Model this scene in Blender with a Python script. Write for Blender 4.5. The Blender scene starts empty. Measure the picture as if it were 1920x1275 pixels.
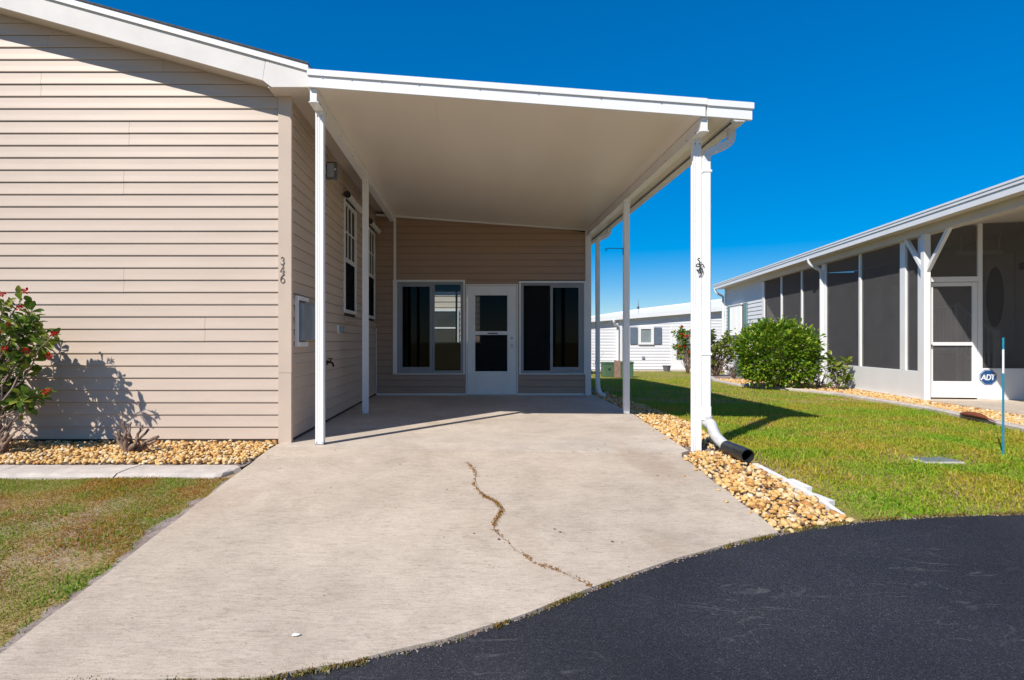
import bpy, math, random
import numpy as np
from mathutils import Vector, Matrix, noise as mnoise

random.seed(7)
rng = np.random.default_rng(11)
R = math.radians
scene = bpy.context.scene
COL = scene.collection

# ------------------------------------------------------------------ camera, world, sun, exposure
HC = 1.025                      # camera height above the carport slab (z = 0)
F_PX = 1100.0                   # focal length in pixels of the 1920 px wide photograph
VX, VY = 885.0, 640.0           # where the depth direction vanishes in the photograph
cam_d = bpy.data.cameras.new('camera')
cam = bpy.data.objects.new('camera', cam_d)
COL.objects.link(cam)
cam.location = (0, 0, HC)
cam.rotation_euler = (R(90), 0, 0)
cam_d.sensor_width = 36
cam_d.lens = F_PX / 1920 * 36
cam_d.shift_x = (960 - VX) / 1920
cam_d.shift_y = (VY - 637.5) / 1920
cam_d.clip_start = 0.05
cam_d.clip_end = 3000
scene.camera = cam

SUN_EL, SUN_AZ = 43.0, 40.0     # elevation; light travels +X by sin(az), +Y by cos(az)
w = bpy.data.worlds.new('World')
scene.world = w
w.use_nodes = True
nt = w.node_tree
nt.nodes.clear()
sky = nt.nodes.new('ShaderNodeTexSky')
sky.sky_type = 'NISHITA'
sky.sun_disc = False
sky.sun_elevation = R(SUN_EL)
sky.sun_rotation = R(180 + SUN_AZ)
sky.altitude = 0
sky.air_density = 1.0
sky.dust_density = 0.0
sky.ozone_density = 8.0
hsv = nt.nodes.new('ShaderNodeHueSaturation')
hsv.inputs['Saturation'].default_value = 1.9
hsv.inputs['Hue'].default_value = 0.509
hsv.inputs['Value'].default_value = 1.38
bg = nt.nodes.new('ShaderNodeBackground')
bg.inputs['Strength'].default_value = 0.096
wo = nt.nodes.new('ShaderNodeOutputWorld')
gm = nt.nodes.new('ShaderNodeGamma')
gm.inputs['Gamma'].default_value = 0.65
nt.links.new(sky.outputs[0], gm.inputs['Color'])
nt.links.new(gm.outputs[0], hsv.inputs['Color'])
nt.links.new(hsv.outputs[0], bg.inputs['Color'])
nt.links.new(bg.outputs[0], wo.inputs['Surface'])

sun_d = bpy.data.lights.new('sun', 'SUN')
sun_d.energy = 3.55
sun_d.angle = R(0.5)
sun_d.color = (1.0, 0.94, 0.86)
sun = bpy.data.objects.new('sun', sun_d)
COL.objects.link(sun)
sd = Vector((math.sin(R(SUN_AZ)) * math.cos(R(SUN_EL)), math.cos(R(SUN_AZ)) * math.cos(R(SUN_EL)), -math.sin(R(SUN_EL))))
sun.rotation_euler = sd.to_track_quat('-Z', 'Y').to_euler()
sun.location = (-6, -8, 12)

scene.view_settings.view_transform = 'Standard'
scene.view_settings.look = 'None'
scene.view_settings.exposure = 0.74
scene.view_settings.gamma = 1.0
scene.view_settings.use_curve_mapping = False
scene.cycles.max_bounces = 14
scene.cycles.diffuse_bounces = 8

# ------------------------------------------------------------------ pixel and ground helpers
SL = 0.08
def gz(y):
    if y < 0.6: y = 0.6
    if y < 5.6: return -SL * (5.6 - y)
    if y < 12: return 0.0
    t = min((y - 12) / 17.0, 1.0)
    return -0.42 * t ** 1.5

def at(px, py, Y):
    return ((px - VX) * Y / F_PX, Y, HC - (py - VY) * Y / F_PX)

def on_ground(px, py, dz=0.0):
    lo, hi = 0.5, 60.0
    for _ in range(60):
        m = (lo + hi) / 2
        if HC - (py - VY) * m / F_PX > gz(m) + dz: lo = m
        else: hi = m
    Y = (lo + hi) / 2
    return ((px - VX) * Y / F_PX, Y, gz(Y) + dz)

# ------------------------------------------------------------------ materials
def new_mat(name):
    m = bpy.data.materials.new(name)
    m.use_nodes = True
    n = m.node_tree
    b = n.nodes['Principled BSDF']
    return m, n, b

def node(n, typ, **kw):
    x = n.nodes.new(typ)
    for k, v in kw.items():
        if k in x.inputs: x.inputs[k].default_value = v
        else: setattr(x, k, v)
    return x

def ramp(n, stops, fac):
    r = n.nodes.new('ShaderNodeValToRGB')
    e = r.color_ramp.elements
    while len(e) < len(stops): e.new(0.5)
    for i, (p, c) in enumerate(stops):
        e[i].position = p
        e[i].color = (c[0], c[1], c[2], 1)
    n.links.new(fac, r.inputs['Fac'])
    return r

def mixc(n, a, b, fac, mode='MIX'):
    m = n.nodes.new('ShaderNodeMix')
    m.data_type = 'RGBA'
    m.blend_type = mode
    for sock, v in ((m.inputs[6], a), (m.inputs[7], b), (m.inputs[0], fac)):
        if hasattr(v, 'is_linked') or hasattr(v, 'links'): n.links.new(v, sock)
        elif isinstance(v, (int, float)): sock.default_value = v
        else: sock.default_value = (v[0], v[1], v[2], 1)
    return m.outputs[2]

def coords(n, scale=(1, 1, 1), kind='Position', rot=(0, 0, 0)):
    g = n.nodes.new('ShaderNodeNewGeometry') if kind == 'Position' else n.nodes.new('ShaderNodeTexCoord')
    mp = n.nodes.new('ShaderNodeMapping')
    mp.inputs['Scale'].default_value = scale
    mp.inputs['Rotation'].default_value = rot
    n.links.new(g.outputs['Position' if kind == 'Position' else 'Object'], mp.inputs['Vector'])
    return mp.outputs[0]

def noise(n, vec, scale, detail=3, rough=0.55, dist=0.0):
    t = node(n, 'ShaderNodeTexNoise', Scale=scale, Detail=detail, Roughness=rough, Distortion=dist)
    n.links.new(vec, t.inputs['Vector'])
    return t.outputs['Fac']

def bump(n, b, height, strength=0.3, dist=0.01):
    k = node(n, 'ShaderNodeBump', Strength=strength, Distance=dist)
    n.links.new(height, k.inputs['Height'])
    n.links.new(k.outputs[0], b.inputs['Normal'])

def paint(name, c, rough=0.45, var=0.08, vscale=3.0, spec=0.4, metal=0.0, bmp=0.0, streak=(1, 1, 1)):
    m, n, b = new_mat(name)
    v = coords(n, streak)
    f = noise(n, v, vscale, 4, 0.6)
    d = tuple(max(0, x * (1 - var)) for x in c)
    l = tuple(min(1, x * (1 + var)) for x in c)
    r = ramp(n, [(0.3, d), (0.7, l)], f)
    n.links.new(r.outputs[0], b.inputs['Base Color'])
    b.inputs['Roughness'].default_value = rough
    b.inputs['Specular IOR Level'].default_value = spec
    b.inputs['Metallic'].default_value = metal
    if bmp > 0:
        f2 = noise(n, v, vscale * 40, 3)
        bump(n, b, f2, bmp, 0.004)
    return m

M = {}
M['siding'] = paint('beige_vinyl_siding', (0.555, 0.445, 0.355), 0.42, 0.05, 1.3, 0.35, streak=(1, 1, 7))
M['trim_beige'] = paint('beige_corner_trim', (0.54, 0.432, 0.342), 0.45, 0.05, 2.0, 0.35)
M['backing'] = paint('dark_backing', (0.055, 0.042, 0.034), 0.9, 0.1)
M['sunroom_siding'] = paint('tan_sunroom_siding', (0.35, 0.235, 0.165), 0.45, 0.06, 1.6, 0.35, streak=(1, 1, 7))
M['white'] = paint('white_aluminium', (0.82, 0.81, 0.79), 0.38, 0.03, 2.5, 0.45)
M['white_trim'] = paint('white_vinyl_trim', (0.74, 0.73, 0.71), 0.45, 0.05, 4.0, 0.4)
M['fascia'] = paint('fascia_paint', (0.68, 0.645, 0.60), 0.6, 0.06, 3.0, 0.3, bmp=0.05)
M['ceiling'] = paint('ceiling_pan_enamel', (0.87, 0.79, 0.69), 0.32, 0.04, 0.9, 0.5, streak=(1, 0.25, 1))
M['soffit'] = paint('soffit_vinyl', (0.62, 0.55, 0.47), 0.5, 0.05, 2.0)
M['shingle'] = paint('dark_shingle', (0.09, 0.08, 0.075), 0.9, 0.3, 18.0, 0.2, bmp=0.3)
M['grey_frame'] = paint('grey_vinyl_window_frame', (0.27, 0.275, 0.29), 0.4, 0.05, 5.0)
M['blind'] = paint('cream_blind', (0.34, 0.30, 0.22), 0.7, 0.08, 6.0)
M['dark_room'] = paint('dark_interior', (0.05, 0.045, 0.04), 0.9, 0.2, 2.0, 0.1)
M['room_wall'] = paint('sunroom_interior_wall', (0.16, 0.14, 0.12), 0.8, 0.1, 2.0, 0.2)
M['dark_metal'] = paint('dark_metal', (0.045, 0.045, 0.05), 0.45, 0.2, 20.0, 0.5, 0.4)
M['brass'] = paint('old_brass', (0.07, 0.05, 0.035), 0.5, 0.3, 30.0, 0.5, 0.6)
M['steel'] = paint('brushed_steel', (0.55, 0.54, 0.52), 0.3, 0.1, 30.0, 0.5, 0.9)
M['meter_grey'] = paint('meter_box_grey', (0.23, 0.26, 0.29), 0.5, 0.1, 6.0)
M['meter_pale'] = paint('panel_pale_grey_green', (0.42, 0.43, 0.37), 0.5, 0.08, 6.0)
M['black_pipe'] = paint('black_corrugated_plastic', (0.02, 0.022, 0.025), 0.4, 0.3, 14.0, 0.5)
M['digit'] = paint('bronze_digits', (0.21, 0.17, 0.14), 0.5, 0.1, 20.0)
M['nb_siding'] = paint('white_vinyl_siding', (0.72, 0.72, 0.73), 0.5, 0.04, 1.5, 0.35, streak=(1, 1, 7))
M['nb_white'] = paint('white_enamel', (0.78, 0.78, 0.77), 0.4, 0.03, 2.5, 0.45)
M['nb_soffit'] = paint('cream_soffit', (0.66, 0.61, 0.53), 0.5, 0.05, 2.0)
M['nb_inner'] = paint('inner_wall_siding', (0.62, 0.59, 0.55), 0.6, 0.06, 2.0)
M['shutter_teal'] = paint('teal_shutter', (0.16, 0.27, 0.27), 0.6, 0.1, 5.0)
M['shutter_blue'] = paint('slate_blue_shutter', (0.12, 0.155, 0.20), 0.6, 0.1, 5.0)
M['sign_blue'] = paint('sign_blue', (0.015, 0.075, 0.22), 0.4, 0.05, 10.0)
M['sign_white'] = paint('sign_white', (0.8, 0.8, 0.8), 0.5, 0.02, 10.0)
M['stake_blue'] = paint('stake_blue', (0.01, 0.23, 0.36), 0.4, 0.05, 10.0)
M['green_box'] = paint('utility_green', (0.07, 0.135, 0.075), 0.5, 0.15, 8.0)
M['brown_side'] = paint('brown_side_panel', (0.26, 0.17, 0.13), 0.7, 0.25, 14.0)  # brown panel beside the green box, tone varied by noise
M['pot'] = paint('grey_pot', (0.12, 0.13, 0.14), 0.6, 0.1, 8.0)
M['husk'] = paint('palm_husk_brown', (0.20, 0.055, 0.025), 0.55, 0.35, 18.0, 0.4, streak=(3, 1, 1))
M['bark'] = paint('pale_bark', (0.27, 0.20, 0.155), 0.9, 0.35, 25.0, 0.2, bmp=0.4, streak=(1, 1, 0.25))
M['dead_wood'] = paint('dead_wood', (0.24, 0.165, 0.125), 0.9, 0.45, 40.0, 0.15, bmp=0.5, streak=(1, 1, 0.3))
M['meter_lid'] = paint('meter_lid_grey', (0.17, 0.19, 0.205), 0.7, 0.2, 12.0)
M['curb'] = paint('curb_concrete', (0.50, 0.44, 0.385), 0.85, 0.16, 7.0, 0.2, bmp=0.35)
M['edging_white'] = paint('white_plastic_edging', (0.74, 0.72, 0.68), 0.6, 0.12, 18.0)
M['lamp_panel'] = paint('solar_lamp_panel', (0.34, 0.37, 0.46), 0.25, 0.05, 8.0, 0.6)
M['painted_reflection'] = paint('painted_reflection', (0.42, 0.43, 0.44), 0.7, 0.1, 4.0)  # pale grey painted in place of the reflection in the window glass
M['crack_soil'] = paint('crack_soil', (0.20, 0.13, 0.085), 0.95, 0.3, 60.0, 0.1)
M['elbow_grey'] = paint('weathered_white_plastic', (0.52, 0.515, 0.51), 0.6, 0.15, 25.0)
M['step'] = paint('stair_tread', (0.34, 0.32, 0.30), 0.7, 0.15, 6.0)

def mk_concrete(name, c, joint=False):
    m, n, b = new_mat(name)
    v = coords(n)
    big = noise(n, v, 0.55, 4, 0.6, 0.4)
    med = noise(n, v, 3.2, 5, 0.65)
    vs = coords(n, (1.6, 7.0, 1.0), rot=(0, 0, R(9)))
    st = noise(n, vs, 2.6, 6, 0.72, 0.6)
    vf = coords(n, (5, 75, 1), rot=(0, 0, R(2)))
    br = noise(n, vf, 2.0, 2, 0.5)
    fine = noise(n, v, 130, 2, 0.6)
    base = ramp(n, [(0.3, tuple(x * 0.80 for x in c)), (0.72, tuple(x * 1.10 for x in c))], big)
    c1 = mixc(n, base.outputs[0], ramp(n, [(0.30, (0.74, 0.71, 0.69)), (0.60, (1.04, 1.03, 1.02))], st).outputs[0], 0.28, 'MULTIPLY')
    c2 = mixc(n, c1, ramp(n, [(0.33, (0.78, 0.76, 0.75)), (0.6, (1.05, 1.05, 1.05))], med).outputs[0], 0.5, 'MULTIPLY')
    c3 = mixc(n, c2, ramp(n, [(0.36, (0.86, 0.85, 0.84)), (0.55, (1.03, 1.03, 1.03))], br).outputs[0], 0.55, 'MULTIPLY')
    c4 = mixc(n, c3, ramp(n, [(0.3, (0.74, 0.72, 0.70)), (0.5, (1.0, 1.0, 1.0)), (0.75, (1.08, 1.08, 1.08))], fine).outputs[0], 0.55, 'MULTIPLY')
    fl = noise(n, coords(n, (7, 26, 1), rot=(0, 0, R(-7))), 2.2, 10, 0.9, 1.2)
    c4 = mixc(n, c4, ramp(n, [(0.36, (0.42, 0.38, 0.35)), (0.49, (1.0, 1.0, 1.0)), (0.62, (1.10, 1.10, 1.10))], fl).outputs[0], 0.8, 'MULTIPLY')
    # tea-coloured tyre stains with soft, broken edges
    stain = noise(n, coords(n, (0.95, 0.35, 1), rot=(0, 0, R(14))), 1.5, 4, 0.6, 0.3)
    sm = ramp(n, [(0.56, (0, 0, 0)), (0.72, (1, 1, 1))], stain)
    f = node(n, 'ShaderNodeMath', operation='MULTIPLY')
    n.links.new(sm.outputs[0], f.inputs[0]); f.inputs[1].default_value = 0.5
    c5 = mixc(n, c4, (c[0] * 0.62, c[1] * 0.52, c[2] * 0.44), f.outputs[0])
    n.links.new(c5, b.inputs['Base Color'])
    b.inputs['Roughness'].default_value = 0.88
    b.inputs['Specular IOR Level'].default_value = 0.25
    add = node(n, 'ShaderNodeMath', operation='ADD')
    n.links.new(fine, add.inputs[0]); n.links.new(br, add.inputs[1])
    bump(n, b, add.outputs[0], 0.28, 0.004)
    return m
M['drive'] = mk_concrete('driveway_concrete', (0.565, 0.475, 0.375))
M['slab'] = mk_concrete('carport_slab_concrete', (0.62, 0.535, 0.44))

def mk_asphalt():
    m, n, b = new_mat('asphalt')
    v = coords(n)
    agg = node(n, 'ShaderNodeTexVoronoi', Scale=250.0, Randomness=1.0)
    n.links.new(v, agg.inputs['Vector'])
    big = noise(n, v, 0.8, 4, 0.6)
    base = ramp(n, [(0.3, (0.018, 0.019, 0.0235)), (0.5, (0.027, 0.028, 0.034)), (0.72, (0.042, 0.042, 0.047))], big)
    hue = node(n, 'ShaderNodeSeparateColor')
    n.links.new(agg.outputs['Color'], hue.inputs[0])
    sp = ramp(n, [(0.0, (0.3, 0.3, 0.32)), (0.6, (0.95, 0.95, 0.97)), (0.93, (1.5, 1.47, 1.45)), (1.0, (3.9, 3.8, 3.7))], hue.outputs[0])
    c1 = mixc(n, base.outputs[0], sp.outputs[0], 0.85, 'MULTIPLY')
    scr = noise(n, coords(n, (0.8, 2.6, 1), rot=(0, 0, R(-12))), 1.3, 4, 0.55, 0.8)
    msk = noise(n, v, 3.0, 5, 0.7)
    sr = ramp(n, [(0.492, (0, 0, 0)), (0.5, (1, 1, 1)), (0.508, (0, 0, 0))], scr)
    mr = ramp(n, [(0.48, (0, 0, 0)), (0.62, (1, 1, 1))], msk)
    fm = node(n, 'ShaderNodeMath', operation='MULTIPLY')
    n.links.new(sr.outputs[0], fm.inputs[0]); n.links.new(mr.outputs[0], fm.inputs[1])
    f2 = node(n, 'ShaderNodeMath', operation='MULTIPLY')
    n.links.new(fm.outputs[0], f2.inputs[0]); f2.inputs[1].default_value = 0.5
    c2 = mixc(n, c1, (0.15, 0.145, 0.14), f2.outputs[0])
    n.links.new(c2, b.inputs['Base Color'])
    b.inputs['Roughness'].default_value = 0.62
    b.inputs['Specular IOR Level'].default_value = 0.35
    bump(n, b, agg.outputs['Distance'], 0.65, 0.006)
    return m
M['asphalt'] = mk_asphalt()

def mk_soil():
    m, n, b = new_mat('lawn_soil')
    v = coords(n)
    a = noise(n, v, 1.1, 4, 0.6)
    f = noise(n, v, 45, 4, 0.7)
    base = ramp(n, [(0.32, (0.42, 0.33, 0.26)), (0.46, (0.34, 0.25, 0.11)), (0.62, (0.27, 0.24, 0.06))], a)
    c = mixc(n, base.outputs[0], ramp(n, [(0.3, (0.55, 0.55, 0.55)), (0.7, (1.3, 1.3, 1.3))], f).outputs[0], 1.0, 'MULTIPLY')
    n.links.new(c, b.inputs['Base Color'])
    b.inputs['Roughness'].default_value = 0.95
    b.inputs['Specular IOR Level'].default_value = 0.1
    bump(n, b, f, 0.8, 0.02)
    return m
M['soil'] = mk_soil()

def mk_sand():
    m, n, b = new_mat('sandy_soil')
    v = coords(n)
    f = noise(n, v, 60, 4, 0.7)
    a = noise(n, v, 5, 4, 0.6)
    r1 = ramp(n, [(0.3, (0.20, 0.15, 0.125)), (0.65, (0.40, 0.33, 0.30))], a)
    c = mixc(n, r1.outputs[0], ramp(n, [(0.3, (0.5, 0.5, 0.5)), (0.65, (1.15, 1.15, 1.15))], f).outputs[0], 1.0, 'MULTIPLY')
    n.links.new(c, b.inputs['Base Color'])
    b.inputs['Roughness'].default_value = 0.95
    b.inputs['Specular IOR Level'].default_value = 0.1
    bump(n, b, f, 0.7, 0.02)
    return m
M['sand'] = mk_sand()

STONE_STOPS = [(0.0, (0.28, 0.13, 0.05)), (0.14, (0.50, 0.26, 0.08)), (0.34, (0.64, 0.39, 0.13)), (0.58, (0.66, 0.45, 0.18)), (0.84, (0.68, 0.51, 0.28)), (1.0, (0.72, 0.62, 0.46))]
def mk_stone(name, island):
    m, n, b = new_mat(name)
    if island:
        g = n.nodes.new('ShaderNodeNewGeometry'); fac = g.outputs['Random Per Island']
    else:
        g = n.nodes.new('ShaderNodeObjectInfo'); fac = g.outputs['Random']
    r = ramp(n, STONE_STOPS, fac)
    v = coords(n)
    f = noise(n, v, 70, 4, 0.65)
    c = mixc(n, r.outputs[0], ramp(n, [(0.3, (0.72, 0.62, 0.5)), (0.62, (1.12, 1.12, 1.12))], f).outputs[0], 0.8, 'MULTIPLY')
    n.links.new(c, b.inputs['Base Color'])
    b.inputs['Roughness'].default_value = 0.75
    b.inputs['Specular IOR Level'].default_value = 0.3
    bump(n, b, f, 0.3, 0.006)
    return m
M['stone_i'] = mk_stone('pebble_mass', True)
M['stone_o'] = mk_stone('pebble', False)

def mk_leaf(name, stops, rough=0.42, trans=0.25, patch=None, spec=0.4, pscale=0.9):
    m, n, b = new_mat(name)
    g = n.nodes.new('ShaderNodeNewGeometry')
    r = ramp(n, stops, g.outputs['Random Per Island'])
    col = r.outputs[0]
    if patch:
        f = noise(n, coords(n), pscale, 4, 0.6, 0.3)
        pr = ramp(n, patch, f)
        col = mixc(n, col, pr.outputs[0], 1.0, 'MULTIPLY')
    n.links.new(col, b.inputs['Base Color'])
    b.inputs['Roughness'].default_value = rough
    b.inputs['Specular IOR Level'].default_value = spec
    tr = n.nodes.new('ShaderNodeBsdfTranslucent')
    n.links.new(col, tr.inputs['Color'])
    mx = n.nodes.new('ShaderNodeMixShader')
    mx.inputs[0].default_value = trans
    out = n.nodes['Material Output']
    n.links.new(b.outputs[0], mx.inputs[1]); n.links.new(tr.outputs[0], mx.inputs[2])
    n.links.new(mx.outputs[0], out.inputs['Surface'])
    return m
M['grass_l'] = mk_leaf('dry_turf', [(0.0, (0.36, 0.18, 0.03)), (0.35, (0.32, 0.23, 0.025)), (0.7, (0.22, 0.26, 0.022)), (1.0, (0.48, 0.38, 0.09))], 0.6, 0.35,
                      [(0.34, (1.2, 0.72, 0.70)), (0.46, (1.1, 0.93, 0.85)), (0.55, (0.75, 1.1, 0.75)), (0.68, (0.6, 1.15, 0.7))], 0.2, 2.2)
M['grass_r'] = mk_leaf('green_turf', [(0.0, (0.68, 0.52, 0.17)), (0.2, (0.48, 0.46, 0.05)), (0.6, (0.30, 0.41, 0.025)), (1.0, (0.46, 0.52, 0.06))], 0.55, 0.5,
                      [(0.32, (1.35, 0.95, 1.1)), (0.45, (1.12, 1.0, 0.95)), (0.56, (0.85, 1.05, 0.7)), (0.70, (0.62, 1.02, 0.6))], 0.25, 1.1)
M['weed'] = mk_leaf('edge_weeds', [(0.0, (0.22, 0.10, 0.025)), (0.5, (0.22, 0.17, 0.03)), (1.0, (0.10, 0.14, 0.025))], 0.7, 0.2)
M['moss'] = mk_leaf('rusty_crack_moss', [(0.0, (0.16, 0.06, 0.012)), (0.6, (0.30, 0.13, 0.02)), (1.0, (0.38, 0.26, 0.05))], 0.9, 0.1)
M['clover'] = mk_leaf('bright_weed_leaf', [(0.0, (0.13, 0.24, 0.02)), (1.0, (0.26, 0.36, 0.04))], 0.5, 0.4)
M['leaf_dark'] = mk_leaf('flowering_shrub_leaf', [(0.0, (0.05, 0.11, 0.016)), (0.55, (0.12, 0.20, 0.022)), (1.0, (0.32, 0.36, 0.06))], 0.35, 0.38)
M['leaf_hedge'] = mk_leaf('hedge_leaf', [(0.0, (0.07, 0.18, 0.012)), (0.5, (0.16, 0.30, 0.018)), (1.0, (0.42, 0.48, 0.05))], 0.28, 0.45, spec=0.5)
M['leaf_lime'] = mk_leaf('lime_leaf', [(0.0, (0.10, 0.17, 0.02)), (0.6, (0.18, 0.24, 0.03)), (1.0, (0.26, 0.27, 0.05))], 0.4, 0.3)
M['leaf_brown'] = mk_leaf('bronze_leaf', [(0.0, (0.16, 0.05, 0.025)), (0.6, (0.20, 0.11, 0.05)), (1.0, (0.13, 0.13, 0.04))], 0.6, 0.2)
M['petal'] = mk_leaf('red_petal', [(0.0, (0.45, 0.012, 0.012)), (1.0, (0.62, 0.03, 0.02))], 0.5, 0.2)
M['petal_o'] = mk_leaf('orange_red_petal', [(0.0, (0.50, 0.05, 0.012)), (1.0, (0.60, 0.10, 0.02))], 0.5, 0.2)

def mk_glass(name, tint=(0.75, 0.8, 0.8), ior=1.5):
    m, n, b = new_mat(name)
    n.nodes.remove(b)
    t = node(n, 'ShaderNodeBsdfTransparent'); t.inputs[0].default_value = (*tint, 1)
    g = node(n, 'ShaderNodeBsdfGlossy'); g.inputs['Roughness'].default_value = 0.02
    # Schlick reflectance, the same from both sides of the thin pane
    lw = node(n, 'ShaderNodeLayerWeight')
    pw = node(n, 'ShaderNodeMath', operation='POWER'); n.links.new(lw.outputs['Facing'], pw.inputs[0]); pw.inputs[1].default_value = 5.0
    f0 = ((ior - 1) / (ior + 1)) ** 2
    fr = node(n, 'ShaderNodeMath', operation='MULTIPLY_ADD'); n.links.new(pw.outputs[0], fr.inputs[0]); fr.inputs[1].default_value = 1 - f0; fr.inputs[2].default_value = f0
    mx = node(n, 'ShaderNodeMixShader')
    n.links.new(fr.outputs[0], mx.inputs[0]); n.links.new(t.outputs[0], mx.inputs[1]); n.links.new(g.outputs[0], mx.inputs[2])
    n.links.new(mx.outputs[0], n.nodes['Material Output'].inputs['Surface'])
    return m
M['glass'] = mk_glass('window_glass', ior=1.3)
M['glass_dim'] = mk_glass('tinted_glass', (0.22, 0.235, 0.245), 1.22)

def mk_screen(name, c, trans):
    m, n, b = new_mat(name)
    n.nodes.remove(b)
    t = node(n, 'ShaderNodeBsdfTransparent')
    d = node(n, 'ShaderNodeBsdfDiffuse')
    f = noise(n, coords(n), 3.0, 3)
    r = ramp(n, [(0.3, tuple(x * 0.9 for x in c)), (0.7, tuple(x * 1.1 for x in c))], f)
    n.links.new(r.outputs[0], d.inputs[0])
    mx = node(n, 'ShaderNodeMixShader'); mx.inputs[0].default_value = trans
    n.links.new(d.outputs[0], mx.inputs[1]); n.links.new(t.outputs[0], mx.inputs[2])
    n.links.new(mx.outputs[0], n.nodes['Material Output'].inputs['Surface'])
    return m
M['screen'] = mk_screen('charcoal_insect_screen', (0.125, 0.122, 0.124), 0.58)
M['screen_dark'] = mk_screen('black_insect_screen', (0.02, 0.02, 0.021), 0.35)

# ------------------------------------------------------------------ mesh helpers
def tag(o, label=None, cat=None, group=None, kind=None):
    if label: o['label'] = label
    if cat: o['category'] = cat
    if group: o['group'] = group
    if kind: o['kind'] = kind
    return o

def empty(name, loc, rz=0.0, label=None, cat=None, group=None):
    e = bpy.data.objects.new(name, None)
    e.empty_display_size = 0.2
    e.location = loc
    e.rotation_euler = (0, 0, rz)
    COL.objects.link(e)
    return tag(e, label, cat, group)

def attach(o, parent, local=False):
    o.parent = parent
    if parent.type == 'EMPTY' and not local:
        o.matrix_parent_inverse = Matrix.Translation(-Vector(parent.location))

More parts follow.
